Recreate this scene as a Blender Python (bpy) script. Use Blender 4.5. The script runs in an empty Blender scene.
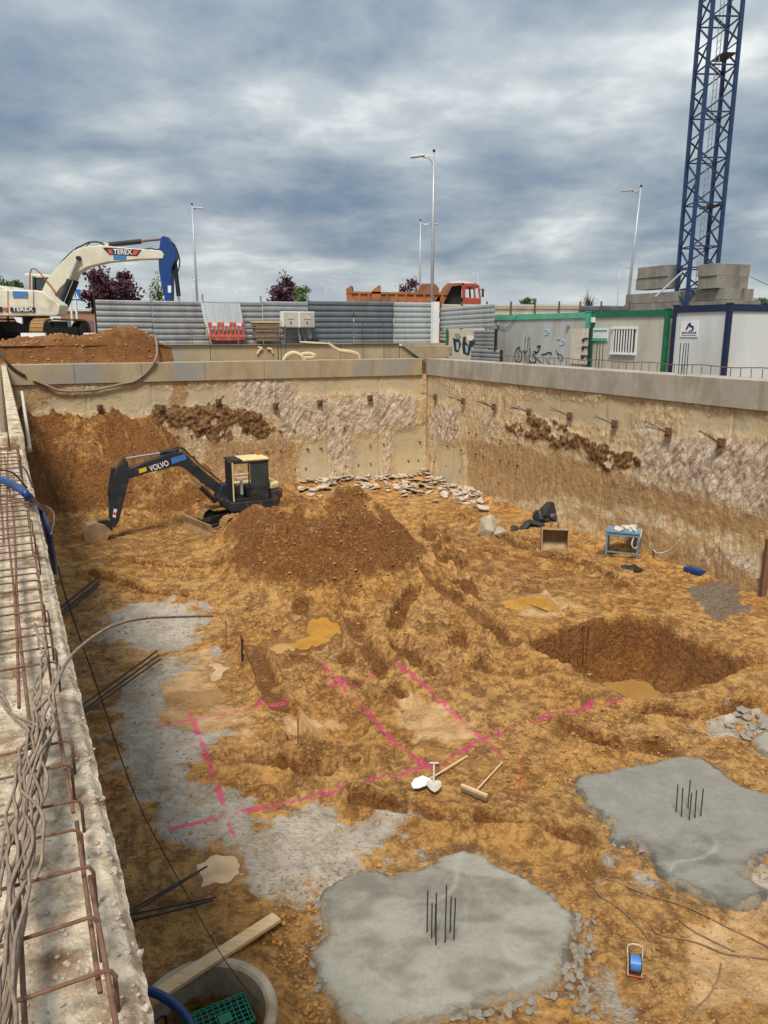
import bpy, math, random
import numpy as np
from mathutils import Matrix, Vector
R = math.radians
random.seed(7)
rng = np.random.default_rng(11)
C = bpy.context.scene.collection

# ------------------------------------------------------------------ camera model
H0, F, PITCH = 6.71, 765.0, math.atan(180/765)
sp, cp = math.sin(PITCH), math.cos(PITCH)
def ray(px, py):
    v = py-512; fw = F*cp - v*sp
    return (px-384)/fw, (F*sp + v*cp)/fw          # x per metre forward, drop per metre forward
def G(px, py, z=0.0):                              # point of a level surface seen at that place
    x, d = ray(px, py); Y = (H0-z)/d
    return (x*Y, Y, z)
def P(px, py, Y):
    x, d = ray(px, py); return (x*Y, Y, H0-d*Y)
class Pl:                                          # vertical plane through o along angle a
    def __init__(s, o, a):
        s.o = o; s.a = a; s.d = (math.cos(a), math.sin(a)); s.n = (-s.d[1], s.d[0])
    def __call__(s, px, py):
        x, d = ray(px, py)
        # Y*(x,1) = o + t*d
        Y = (s.o[0]*s.n[0] + s.o[1]*s.n[1])/(x*s.n[0]+s.n[1])
        X = x*Y
        return ((X-s.o[0])*s.d[0] + (Y-s.o[1])*s.d[1], H0-d*Y)
    def w(s, t, off=0.0):
        return (s.o[0]+t*s.d[0]+off*s.n[0], s.o[1]+t*s.d[1]+off*s.n[1])
PA = math.atan(0.4515)                             # direction of the back wall
CR = (2.0, 35.5)                                   # far corner of the pit
eu = (math.cos(PA), math.sin(PA)); ew = (-eu[1], eu[0])
def UW(u, w): return (CR[0]+u*eu[0]+w*ew[0], CR[1]+u*eu[1]+w*ew[1])
def toUW(x, y):
    dx, dy = x-CR[0], y-CR[1]; return dx*eu[0]+dy*eu[1], dx*ew[0]+dy*ew[1]
ZB = 5.54                                          # top of the capping beam

# ------------------------------------------------------------------ noise
_perm = rng.permutation(4096); _val = rng.random(4096)
def vnoise(x, y, sx=1.0, seed=0):
    x = np.asarray(x, float)*sx + seed*17.31; y = np.asarray(y, float)*sx + seed*9.7
    xi = np.floor(x).astype(np.int64); yi = np.floor(y).astype(np.int64)
    fx = x-xi; fy = y-yi; fx = fx*fx*(3-2*fx); fy = fy*fy*(3-2*fy)
    def h(a, b): return _val[_perm[(_perm[a & 4095] + b) & 4095]]
    return (h(xi, yi)*(1-fx)+h(xi+1, yi)*fx)*(1-fy) + (h(xi, yi+1)*(1-fx)+h(xi+1, yi+1)*fx)*fy
def fbm(x, y, s, o=4, seed=0, g=0.5):
    t = 0; a = 1; n = 0
    for i in range(o):
        t = t + a*(vnoise(x, y, s*2**i, seed+i*3)-0.5); n += a; a *= g
    return t/n*2
def sstep(a, b, x):
    t = np.clip((x-a)/(b-a), 0, 1); return t*t*(3-2*t)
def sdpoly(x, y, poly):                            # > 0 inside, metres
    d = np.full(x.shape, 1e9); ins = np.zeros(x.shape, bool); n = len(poly)
    for i in range(n):
        x1, y1 = poly[i][:2]; x2, y2 = poly[(i+1) % n][:2]
        ex, ey = x2-x1, y2-y1; L = ex*ex+ey*ey+1e-12
        t = np.clip(((x-x1)*ex+(y-y1)*ey)/L, 0, 1)
        d = np.minimum(d, (x-x1-t*ex)**2+(y-y1-t*ey)**2)
        c = ((y1 > y) != (y2 > y)) & (x < (x2-x1)*(y-y1)/((y2-y1) if y2 != y1 else 1e-9)+x1)
        ins ^= c
    d = np.sqrt(d); return np.where(ins, d, -d)
def dline(x, y, pts):                              # distance to polyline, arc length along it
    d = np.full(x.shape, 1e9); s = np.zeros(x.shape); acc = 0
    for (x1, y1), (x2, y2) in zip([p[:2] for p in pts[:-1]], [p[:2] for p in pts[1:]]):
        ex, ey = x2-x1, y2-y1; L = ex*ex+ey*ey+1e-12
        t = np.clip(((x-x1)*ex+(y-y1)*ey)/L, 0, 1)
        q = (x-x1-t*ex)**2+(y-y1-t*ey)**2; m = q < d
        d = np.where(m, q, d); s = np.where(m, acc+t*math.sqrt(L), s); acc += math.sqrt(L)
    return np.sqrt(d), s
def smooth(pts, n=6):                              # Catmull-Rom through points
    pts = [Vector(p) for p in pts]; out = []
    q = [pts[0]*2-pts[1]]+pts+[pts[-1]*2-pts[-2]]
    for i in range(1, len(q)-2):
        for k in range(n):
            t = k/n; a, b, c, d = q[i-1], q[i], q[i+1], q[i+2]
            out.append(0.5*((2*b)+(c-a)*t+(2*a-5*b+4*c-d)*t*t+(3*b-a-3*c+d)*t**3))
    out.append(pts[-1]); return out

# ------------------------------------------------------------------ materials
MATS = {}
def mat(name, c, c2=None, rough=0.7, scale=4.0, bump=0.0, metal=0.0, detail=6, stretch=(1, 1, 1), lo=0.35, hi=0.65,
        c3=None, s3=1.0, lo3=0.55, hi3=0.75, bscale=None, spec=0.4, trans=0.0, emit=None):
    m = bpy.data.materials.new(name); m.use_nodes = True; nt = m.node_tree; N = nt.nodes; L = nt.links
    b = N['Principled BSDF']
    b.inputs['Roughness'].default_value = rough; b.inputs['Metallic'].default_value = metal
    b.inputs['Specular IOR Level'].default_value = spec
    if trans: b.inputs['Transmission Weight'].default_value = trans
    tc = N.new('ShaderNodeTexCoord'); mp = N.new('ShaderNodeMapping'); mp.inputs['Scale'].default_value = stretch
    L.new(tc.outputs['Object'], mp.inputs[0])
    def noise(s, d=detail, dist=0.0):
        n = N.new('ShaderNodeTexNoise'); n.inputs['Scale'].default_value = s; n.inputs['Detail'].default_value = d
        n.inputs['Roughness'].default_value = 0.62; n.inputs['Distortion'].default_value = dist
        L.new(mp.outputs[0], n.inputs['Vector']); return n
    def rng_(src, a, bb):
        r = N.new('ShaderNodeMapRange'); r.inputs['From Min'].default_value = a; r.inputs['From Max'].default_value = bb
        L.new(src, r.inputs['Value']); return r.outputs[0]
    if c2 is None: c2 = tuple(x*0.8 for x in c)
    mx = N.new('ShaderNodeMix'); mx.data_type = 'RGBA'; n1 = noise(scale)
    mx.inputs['A'].default_value = (*c, 1); mx.inputs['B'].default_value = (*c2, 1)
    L.new(rng_(n1.outputs['Fac'], lo, hi), mx.inputs['Factor']); col = mx.outputs['Result']
    if c3 is not None:
        m3 = N.new('ShaderNodeMix'); m3.data_type = 'RGBA'; n3 = noise(s3, 8, 0.4)
        L.new(rng_(n3.outputs['Fac'], lo3, hi3), m3.inputs['Factor']); L.new(col, m3.inputs['A'])
        m3.inputs['B'].default_value = (*c3, 1); col = m3.outputs['Result']
    L.new(col, b.inputs['Base Color'])
    if bump:
        bn = noise(bscale or scale*3, 8); bp = N.new('ShaderNodeBump'); bp.inputs['Strength'].default_value = 1
        bp.inputs['Distance'].default_value = bump; L.new(bn.outputs['Fac'], bp.inputs['Height'])
        L.new(bp.outputs[0], b.inputs['Normal'])
    if emit: b.inputs['Emission Color'].default_value = (*emit, 1); b.inputs['Emission Strength'].default_value = 1
    MATS[name] = m; return m
mat('rust', (.12, .055, .032), (.21, .11, .065), .85, 25, .002, c3=(.06, .035, .025), s3=12)
mat('bar_dark', (.03, .027, .025), (.06, .045, .04), .6, 30)
mat('strand', (.30, .22, .16), (.17, .12, .085), .75, 30, .001)
mat('concrete', (.42, .38, .31), (.30, .27, .22), .85, 2.4, .008, c3=(.24, .18, .11), s3=.9, lo3=.5, hi3=.75, bscale=14, stretch=(1, 1, .45))
mat('concrete_warm', (.40, .32, .20), (.32, .24, .14), .88, 1.5, .008, c3=(.26, .26, .24), s3=.5, lo3=.5, hi3=.65, bscale=14, stretch=(1, 1, .5))
mat('concrete_block', (.27, .25, .21), (.19, .175, .15), .88, 1.4, .006, c3=(.14, .12, .10), s3=1.2, lo3=.5, hi3=.75, bscale=12, stretch=(1, 1, .5))
mat('beam_top', (.68, .58, .42), (.38, .28, .18), .92, 13, .016, c3=(.23, .135, .065), s3=6, lo3=.50, hi3=.66, bscale=55, lo=.42, hi=.64)
mat('pipe_concrete', (.46, .40, .30), (.34, .27, .18), .85, 5, .005, c3=(.30, .17, .08), s3=3)
mat('soil', (.20, .085, .024), (.13, .052, .015), .95, 3.0, .05, c3=(.28, .14, .05), s3=1.5, bscale=9)
mat('clod', (.48, .25, .075), (.27, .12, .035), .95, 8, .01, c3=(.50, .34, .18), s3=2.5, lo3=.58, hi3=.7)
mat('rubble', (.56, .48, .38), (.38, .30, .21), .9, 1.5, .01, c3=(.30, .20, .12), s3=1.5)
mat('chunk', (.33, .29, .235), (.20, .165, .125), .9, 6, .008, c3=(.5, .47, .42), s3=3)
mat('street', (.30, .25, .18), (.22, .17, .11), .95, 1.2, .02, c3=(.12, .14, .05), s3=.06)
mat('zinc', (.36, .37, .38), (.26, .27, .28), .5, 1.4, .0, .35, c3=(.20, .20, .20), s3=.8, stretch=(1, 1, .3))
mat('zinc_dark', (.17, .19, .21), (.12, .14, .155), .5, 1.4, .0, .3, c3=(.1, .1, .1), s3=.8, stretch=(1, 1, .3))
mat('zinc_light', (.46, .50, .50), (.36, .39, .39), .45, 1.4, .0, .35, c3=(.24, .24, .22), s3=.8, stretch=(1, 1, .3))
mat('fence_beige', (.45, .41, .32), (.37, .34, .27), .55, 1.4, 0, .1, c3=(.27, .24, .19), s3=.9)
mat('panel_grey', (.45, .455, .43), (.36, .365, .345), .6, .9, .001, c3=(.29, .28, .24), s3=1.4, lo3=.5, hi3=.75, stretch=(1, 1, .35))
mat('panel_white', (.60, .61, .60), (.52, .53, .52), .5, .8, .001, c3=(.44, .43, .39), s3=1.2, lo3=.52, hi3=.75, stretch=(1, 1, .35))
mat('panel_beige', (.52, .49, .42), (.45, .42, .36), .5, .8, .001, c3=(.36, .33, .27), s3=1.2, lo3=.52, hi3=.75, stretch=(1, 1, .35))
mat('green_frame', (.012, .15, .07), (.01, .11, .055), .45, 3)
mat('teal_frame', (.10, .42, .28), (.07, .33, .22), .5, 3)
mat('navy_frame', (.008, .018, .065), (.008, .013, .05), .4, 3)
mat('crane_blue', (.010, .040, .115), (.008, .028, .08), .5, 5, c3=(.05, .05, .07), s3=6)
mat('blue_paint', (.010, .055, .24), (.008, .04, .16), .45, 4, c3=(.04, .05, .08), s3=5)
mat('white_paint', (.68, .64, .50), (.55, .51, .39), .5, 1.5, c3=(.36, .30, .20), s3=1.2, lo3=.52, hi3=.75)
mat('cream_paint', (.72, .58, .30), (.62, .48, .24), .5, 3)
mat('dark_paint', (.016, .020, .028), (.03, .034, .042), .45, 4, c3=(.16, .09, .04), s3=2.2, lo3=.54, hi3=.72)
mat('black', (.012, .012, .013), (.025, .023, .02), .6, 5)
mat('steel_track', (.20, .13, .07), (.10, .07, .045), .8, 9, .004, c3=(.33, .20, .09), s3=3)
mat('mud_track', (.40, .24, .10), (.27, .15, .06), .95, 9, .006)
mat('chrome', (.6, .6, .6), (.5, .5, .5), .25, 5, metal=.9)
mat('glass_dark', (.03, .04, .04), (.05, .06, .055), .12, 2, spec=.6)
mat('orange', (.42, .145, .045), (.27, .10, .04), .75, 1.5, c3=(.17, .085, .05), s3=1, lo3=.48, hi3=.62)
mat('truck_red', (.36, .07, .04), (.28, .06, .04), .4, 2)
mat('plastic_red', (.60, .09, .05), (.50, .07, .045), .5, 4, c3=(.5, .3, .2), s3=4)
mat('white', (.75, .75, .73), (.68, .68, .66), .5, 4)
mat('white_dirty', (.60, .55, .46), (.48, .42, .33), .7, 5)
mat('lamp_grey', (.42, .43, .45), (.36, .37, .39), .45, 2, metal=.3)
mat('wood', (.52, .38, .20), (.38, .25, .12), .8, 4, .003, stretch=(1, 8, 8), c3=(.28, .17, .08), s3=2)
mat('wood_new', (.66, .48, .26), (.55, .38, .19), .8, 3, .002, stretch=(1, 9, 9), c3=(.35, .22, .10), s3=2.5, lo3=.6)
mat('wood_old', (.24, .17, .11), (.15, .10, .06), .85, 4, .004, stretch=(1, 6, 6))
mat('blue_hose', (.010, .05, .20), (.012, .04, .12), .4, 6)
mat('blue_reel', (.06, .20, .50), (.05, .15, .40), .4, 6)
mat('crate_green', (.015, .22, .13), (.01, .15, .09), .5, 7, c3=(.25, .22, .12), s3=5, lo3=.6)
mat('table_blue', (.14, .26, .36), (.10, .19, .27), .6, 8, c3=(.3, .25, .18), s3=5)
mat('rag', (.60, .56, .48), (.45, .40, .32), .9, 9, .01)
mat('foam', (.68, .56, .36), (.55, .42, .24), .9, 6, .006)
mat('tarp', (.02, .022, .023), (.05, .05, .05), .4, 5, .02)
mat('bucket_steel', (.40, .27, .15), (.26, .16, .08), .75, 5, .004)
mat('cable', (.25, .17, .10), (.17, .11, .06), .7, 12)
mat('dark_string', (.03, .025, .02), (.04, .03, .03), .8, 12)
mat('leaf_plum', (.045, .012, .022), (.075, .022, .032), .7, 1.2)
mat('leaf_green', (.05, .09, .02), (.09, .14, .03), .7, 1.2)
mat('leaf_dark', (.025, .05, .015), (.05, .08, .025), .7, 1.2)
mat('leaf_pale', (.12, .16, .06), (.17, .21, .09), .7, 1.2)
mat('bark', (.10, .075, .055), (.06, .045, .035), .9, 12, .01)
mat('brick_far', (.32, .16, .11), (.26, .14, .10), .85, .8)
mat('render_far', (.55, .50, .43), (.47, .42, .36), .85, .5)
mat('glass_far', (.10, .13, .16), (.08, .10, .13), .2, 1)
mat('hill', (.06, .08, .06), (.09, .10, .07), .95, .02)
mat('road_blue', (.02, .13, .45), (.018, .11, .40), .4, 5)
mat('graff_black', (.015, .015, .018), (.03, .03, .035), .7, 9)
mat('graff_blue', (.22, .40, .52), (.28, .45, .55), .7, 9)
mat('graff_green', (.20, .28, .16), (.30, .34, .22), .7, 9)
mat('sign_yellow', (.75, .50, .02), (.7, .45, .02), .5, 9)
mat('logo_navy', (.02, .035, .13), (.02, .03, .11), .5, 9)
mat('water_clear', (.36, .20, .055), (.30, .16, .045), .04, 2, spec=.9)
mat('water_ochre', (.50, .26, .05), (.38, .18, .03), .04, 2.5, spec=.9)
mat('water_pale', (.56, .38, .20), (.40, .24, .10), .08, 2.5, spec=.8)

# ------------------------------------------------------------------ mesh builder
class MB:
    def __init__(s): s.v = []; s.f = []
    def add(s, vs, fs):
        o = len(s.v); s.v += [tuple(v) for v in vs]; s.f += [tuple(o+i for i in f) for f in fs]; return s
    def box(s, c, d, m=None, rz=0):
        m = m or Matrix.Rotation(rz, 3, 'Z')
        vs = [Vector(c)+m @ Vector((x*d[0]/2, y*d[1]/2, z*d[2]/2)) for x in (-1, 1) for y in (-1, 1) for z in (-1, 1)]
        return s.add(vs, [(0, 1, 3, 2), (4, 6, 7, 5), (0, 4, 5, 1), (2, 3, 7, 6), (0, 2, 6, 4), (1, 5, 7, 3)])
    def bar(s, p, q, w, h=None, up=(0, 0, 1)):
        p, q = Vector(p), Vector(q); h = h or w; d = q-p; L = d.length; x = d/L; u = Vector(up)
        if abs(x.dot(u)) > .98: u = Vector((0, 1, 0))
        y = u.cross(x).normalized(); z = x.cross(y)
        m = Matrix((x, y, z)).transposed(); return s.box((p+q)/2, (L, w, h), m)
    def tube(s, pts, r, n=6, caps=True):
        pts = [Vector(p) for p in pts]; k = len(pts); vs = []; last = None
        for i, p in enumerate(pts):
            t = (pts[min(i+1, k-1)]-pts[max(i-1, 0)])
            t = t.normalized() if t.length > 1e-9 else Vector((0, 0, 1))
            if last is None:
                u = Vector((0, 0, 1)) if abs(t.z) < .9 else Vector((1, 0, 0)); a = u.cross(t).normalized()
            else:
                a = (last-t*last.dot(t)); a = a.normalized() if a.length > 1e-6 else Vector((1, 0, 0))
            last = a; b = t.cross(a); rr = r[i] if isinstance(r, (list, tuple)) else r
            for j in range(n):
                g = 2*math.pi*j/n; vs.append(p+(a*math.cos(g)+b*math.sin(g))*rr)
        fs = [(i*n+j, i*n+(j+1) % n, (i+1)*n+(j+1) % n, (i+1)*n+j) for i in range(k-1) for j in range(n)]
        if caps: fs += [tuple(range(n-1, -1, -1)), tuple((k-1)*n+j for j in range(n))]
        return s.add(vs, fs)
    def prism(s, poly, a, b, axis='y'):            # poly in (x,z), extruded along y (or x: poly in (y,z); z: poly in (x,y))
        n = len(poly); vs = []
        for t in (a, b):
            for (p, q) in poly:
                vs.append((p, t, q) if axis == 'y' else (t, p, q) if axis == 'x' else (p, q, t))
        fs = [tuple(range(n)), tuple(range(2*n-1, n-1, -1))]+[(i, i+n, (i+1) % n+n, (i+1) % n) for i in range(n)]
        return s.add(vs, fs)
    def lathe(s, prof, c, n=24, m=None):
        m = m or Matrix.Identity(3); vs = []
        for r, z in prof:
            for j in range(n):
                g = 2*math.pi*j/n; vs.append(Vector(c)+m @ Vector((r*math.cos(g), r*math.sin(g), z)))
        k = len(prof)
        fs = [(i*n+j, i*n+(j+1) % n, (i+1)*n+(j+1) % n, (i+1)*n+j) for i in range(k-1) for j in range(n)]
        return s.add(vs, fs)
    def cyl(s, p, q, r, n=14): return s.tube([p, q], r, n)
    def rock(s, c, d, seed=None, rot=None):
        r = random.Random(seed if seed is not None else random.random())
        t = (1+5**.5)/2; b = [(-1, t, 0), (1, t, 0), (-1, -t, 0), (1, -t, 0), (0, -1, t), (0, 1, t), (0, -1, -t), (0, 1, -t), (t, 0, -1), (t, 0, 1), (-t, 0, -1), (-t, 0, 1)]
        f = [(0, 11, 5), (0, 5, 1), (0, 1, 7), (0, 7, 10), (0, 10, 11), (1, 5, 9), (5, 11, 4), (11, 10, 2), (10, 7, 6), (7, 1, 8), (3, 9, 4), (3, 4, 2), (3, 2, 6), (3, 6, 8), (3, 8, 9), (4, 9, 5), (2, 4, 11), (6, 2, 10), (8, 6, 7), (9, 8, 1)]
        m = rot or Matrix.Rotation(r.uniform(0, 6.28), 3, 'Z') @ Matrix.Rotation(r.uniform(-.6, .6), 3, 'X')
        vs = [Vector(c)+m @ Vector((p[0]*d[0]/3.2*r.uniform(.7, 1.3), p[1]*d[1]/3.2*r.uniform(.7, 1.3), p[2]*d[2]/3.2*r.uniform(.7, 1.3))) for p in b]
        return s.add(vs, f)
    def build(s, name, m, parent=None, world=False, smooth=False, bevel=0):
        me = bpy.data.meshes.new(name)
        vs = s.v
        if world and parent is not None:
            im = Matrix.Translation(parent.location) @ Matrix.Rotation(parent.rotation_euler.z, 4, 'Z')
            if parent.parent is not None: im = Matrix.Translation(parent.parent.location) @ Matrix.Rotation(parent.parent.rotation_euler.z, 4, 'Z') @ im
            im = im.inverted(); vs = [tuple(im @ Vector(v)) for v in vs]
        me.from_pydata(vs, [], s.f); me.update()
        me.materials.append(MATS[m] if isinstance(m, str) else m)
        if smooth: me.shade_smooth()
        o = bpy.data.objects.new(name, me); C.objects.link(o)
        if parent is not None: o.parent = parent
        if bevel:
            b = o.modifiers.new('bevel', 'BEVEL'); b.width = bevel; b.segments = 2; b.limit_method = 'ANGLE'
        return o
def thing(name, label, cat, loc=(0, 0, 0), rz=0, group=None):
    o = bpy.data.objects.new(name, None); C.objects.link(o); o.location = loc; o.rotation_euler = (0, 0, rz)
    o.empty_display_size = .2
    return tag(o, label, cat, group)
def tag(o, label=None, cat=None, group=None, kind=None):
    if label: o['label'] = label
    if cat: o['category'] = cat
    if group: o['group'] = group
    if kind: o['kind'] = kind
    return o
def solo(mb, name, m, label, cat, group=None, origin=None, **k):     # a one-mesh thing given in world coordinates
    if origin is None:
        n = len(mb.v); origin = (sum(v[0] for v in mb.v)/n, sum(v[1] for v in mb.v)/n, min(v[2] for v in mb.v))
    mb.v = [(v[0]-origin[0], v[1]-origin[1], v[2]-origin[2]) for v in mb.v]
    o = mb.build(name, m, **k); o.location = origin
    return tag(o, label, cat, group)
def lettering(name, body, size, m, parent, loc, rot, ext=.004, sx=1.0):
    cu = bpy.data.curves.new(name, 'FONT'); cu.body = body; cu.size = size; cu.extrude = ext; cu.align_x = 'CENTER'; cu.align_y = 'CENTER'
    cu.offset = size*.02
    t = bpy.data.objects.new(name, cu); C.objects.link(t); bpy.context.view_layer.update()
    me = bpy.data.meshes.new_from_object(t.evaluated_get(bpy.context.evaluated_depsgraph_get()))
    bpy.data.objects.remove(t); me.materials.clear(); me.materials.append(MATS[m])
    o = bpy.data.objects.new(name, me); C.objects.link(o); o.parent = parent; o.location = loc; o.rotation_euler = rot; o.scale = (sx, 1, 1)
    return o
def gridmesh(name, X, Y, Z, m, attrs=None, keep=None, smooth=True):
    ny, nx = X.shape; co = np.stack([X, Y, Z], -1).reshape(-1, 3)
    i = np.arange(ny*nx).reshape(ny, nx)
    q = np.stack([i[:-1, :-1], i[:-1, 1:], i[1:, 1:], i[1:, :-1]], -1).reshape(-1, 4)
    if keep is not None:
        kk = (keep[:-1, :-1] | keep[1:, 1:] | keep[:-1, 1:] | keep[1:, :-1]).reshape(-1); q = q[kk]
    used, inv = np.unique(q, return_inverse=True); q = inv.reshape(q.shape); co = co[used]
    me = bpy.data.meshes.new(name); me.vertices.add(len(co)); me.vertices.foreach_set('co', co.ravel().astype(np.float32))
    me.loops.add(q.size); me.loops.foreach_set('vertex_index', q.ravel().astype(np.int32))
    me.polygons.add(len(q)); me.polygons.foreach_set('loop_start', (np.arange(len(q))*4).astype(np.int32))
    me.update(calc_edges=True); me.validate()
    if smooth: me.shade_smooth()
    for k, a in (attrs or {}).items():
        at = me.attributes.new(k, 'FLOAT_COLOR', 'POINT')
        c = np.stack([np.asarray(z, float).reshape(-1)[used] for z in a]+[np.ones(len(used))]*(4-len(a)), -1)
        at.data.foreach_set('color', c.ravel().astype(np.float32))
    me.materials.append(MATS[m] if isinstance(m, str) else m)
    o = bpy.data.objects.new(name, me); C.objects.link(o); return o
# ------------------------------------------------------------------ the pit floor
def gp(pts, z=0.0): return [G(a, b, z)[:2] for a, b in pts]
HOLE = gp([(524, 640), (560, 630), (600, 618), (628, 612), (660, 620), (700, 640), (756, 660), (706, 678), (662, 690), (636, 697), (600, 682), (560, 662)])
PADA = gp([(321, 894), (340, 878), (362, 871), (394, 875), (417, 871), (440, 858), (464, 852), (487, 859), (500, 868), (530, 879), (545, 890), (560, 903), (575, 918), (578, 935), (572, 950), (566, 975), (556, 990), (519, 1003), (456, 1015), (425, 1026), (378, 1042), (345, 1030), (331, 1005), (316, 980), (314, 955), (329, 937), (322, 915)])
PADB = gp([(575, 789), (578, 778), (600, 774), (622, 768), (650, 763), (681, 757), (699, 760), (725, 773), (745, 788), (768, 797), (800, 815), (820, 835), (800, 850), (768, 857), (755, 872), (748, 880), (768, 890), (760, 905), (737, 912), (714, 905), (690, 896), (673, 889), (655, 872), (647, 857), (632, 845), (618, 850), (609, 840), (609, 827), (585, 807)])
PADC = gp([(752, 741), (762, 733), (785, 732), (815, 745), (815, 765), (780, 762), (757, 752)])
SLURRY = [gp(p) for p in [
    [(108, 612), (150, 600), (200, 598), (222, 612), (205, 630), (215, 645), (165, 650), (120, 655), (108, 635)],
    [(165, 660), (215, 648), (225, 668), (200, 690), (175, 720), (250, 715), (235, 750), (190, 765), (215, 800), (300, 812), (395, 822), (392, 850), (340, 872), (260, 890), (210, 860), (170, 840), (150, 800), (130, 760), (125, 720), (140, 690)],
    [(225, 878), (270, 870), (330, 865), (380, 862), (350, 885), (320, 900), (255, 902)],
    [(630, 860), (650, 860), (665, 885), (645, 885)],
    [(715, 712), (735, 708), (768, 722), (768, 735), (745, 730), (735, 742), (722, 735)],
    [(590, 985), (610, 975), (630, 1000), (620, 1024), (560, 1030), (540, 1010)],
    [(740, 870), (768, 850), (790, 860), (790, 905), (758, 902)],
]]
PALE = [gp(p) for p in [
    [(165, 690), (205, 650), (222, 665), (212, 690), (255, 705), (240, 730), (190, 735), (160, 722)],
    [(398, 705), (415, 695), (440, 700), (465, 722), (470, 738), (445, 748), (415, 745), (400, 730)],
    [(232, 720), (255, 718), (262, 735), (240, 742)], [(285, 720), (340, 718), (350, 735), (325, 745), (340, 775), (325, 772), (312, 745), (295, 765), (288, 745)],
    [(195, 860), (215, 850), (240, 855), (240, 875), (215, 885), (195, 900), (188, 880)],
    [(500, 600), (540, 592), (580, 605), (560, 618), (520, 616)],
    
    [(680, 930), (768, 905), (768, 1000), (700, 1010)],
]]
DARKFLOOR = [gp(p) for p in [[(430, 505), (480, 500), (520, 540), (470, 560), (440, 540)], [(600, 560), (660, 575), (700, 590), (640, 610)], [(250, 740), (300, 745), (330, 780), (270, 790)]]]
GRAVEL = gp([(688, 590), (715, 585), (742, 592), (745, 612), (720, 622), (698, 612)])
PINK = [gp(p) for p in [[(190, 714), (203, 748), (218, 790), (235, 840)], [(157, 729), (190, 718)], [(196, 719), (240, 712), (286, 703)],
    [(172, 829), (228, 815), (300, 800), (350, 787), (392, 777), (440, 767), (468, 748), (500, 733), (545, 719), (600, 707), (634, 697)],
    [(323, 668), (350, 697), (385, 735), (424, 768)], [(381, 654), (420, 685), (450, 713), (478, 738), (503, 758)], [(326, 690), (352, 686), (378, 679)], [(540, 640), (556, 645)]]]
RUTS = [(gp(p), w) for p, w in [
    ([(415, 596), (400, 612), (395, 630), (400, 650), (418, 668), (445, 684)], .32), ([(425, 584), (455, 600), (480, 618), (505, 640), (515, 655)], .34),
    ([(455, 632), (462, 655), (482, 672), (515, 678), (556, 670)], .36), ([(440, 548), (500, 556), (560, 562), (600, 572), (625, 590)], .36),
    ([(430, 560), (480, 575), (530, 590), (560, 610)], .36), ([(480, 530), (520, 548), (570, 560)], .3), ([(440, 530), (450, 552), (470, 590)], .3),
    ([(250, 640), (270, 690), (300, 750)], .34), ([(330, 640), (360, 690), (400, 700)], .3), ([(120, 560), (170, 570), (230, 575)], .34), ([(90, 575), (150, 595), (210, 600)], .34),
    ([(432, 515), (428, 545), (445, 575), (475, 600)], .40), ([(455, 515), (500, 535), (560, 548), (610, 556)], .36), ([(350, 612), (362, 650), (395, 690)], .36), ([(300, 612), (300, 660), (322, 700)], .34),
    ([(560, 690), (620, 712), (690, 716), (768, 705)], .34), ([(540, 722), (600, 745), (680, 752)], .34), ([(360, 800), (440, 820), (540, 826), (600, 850)], .32), ([(230, 760), (300, 770), (350, 765)], .34)]]
RIBA = gp([(415, 610), (450, 600), (500, 640), (545, 662), (520, 680), (480, 672), (430, 668), (405, 640)])
BUMPY = gp([(225, 610), (330, 605), (420, 610), (480, 640), (520, 680), (480, 720), (420, 760), (330, 790), (250, 790), (235, 740), (280, 700), (225, 680)])
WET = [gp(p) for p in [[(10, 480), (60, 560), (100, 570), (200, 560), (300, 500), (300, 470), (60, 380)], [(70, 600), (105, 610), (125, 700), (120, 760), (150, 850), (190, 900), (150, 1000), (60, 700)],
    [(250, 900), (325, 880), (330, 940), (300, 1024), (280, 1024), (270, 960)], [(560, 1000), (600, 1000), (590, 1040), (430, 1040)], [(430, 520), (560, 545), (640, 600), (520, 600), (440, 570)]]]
PUD = [  # name key, material, outline, water level, depth, label
    ('water_ochre', [(262, 655), (262, 647), (285, 641), (305, 634), (308, 622), (322, 618), (335, 627), (338, 637), (325, 643), (300, 649), (280, 655)]),
    ('water_ochre', [(500, 601), (525, 597), (545, 598), (560, 608), (548, 611), (530, 604), (518, 612), (504, 608)]),
    ('water_pale', [(162, 704), (180, 696), (205, 694), (224, 697), (230, 702), (205, 706), (180, 707)]),
    ('water_pale', [(202, 862), (215, 853), (232, 858), (238, 872), (222, 880), (205, 882)]),
    ('water_pale', [(206, 665), (220, 658), (228, 668), (214, 680)])]
RING = (-1.78, 6.25)
LW0 = (0.165, 0.0); LWA = math.atan2(1, -.492)       # inner face of the left wall
lw = Pl(LW0, LWA)
EXC = G(250, 523, 0)

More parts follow.
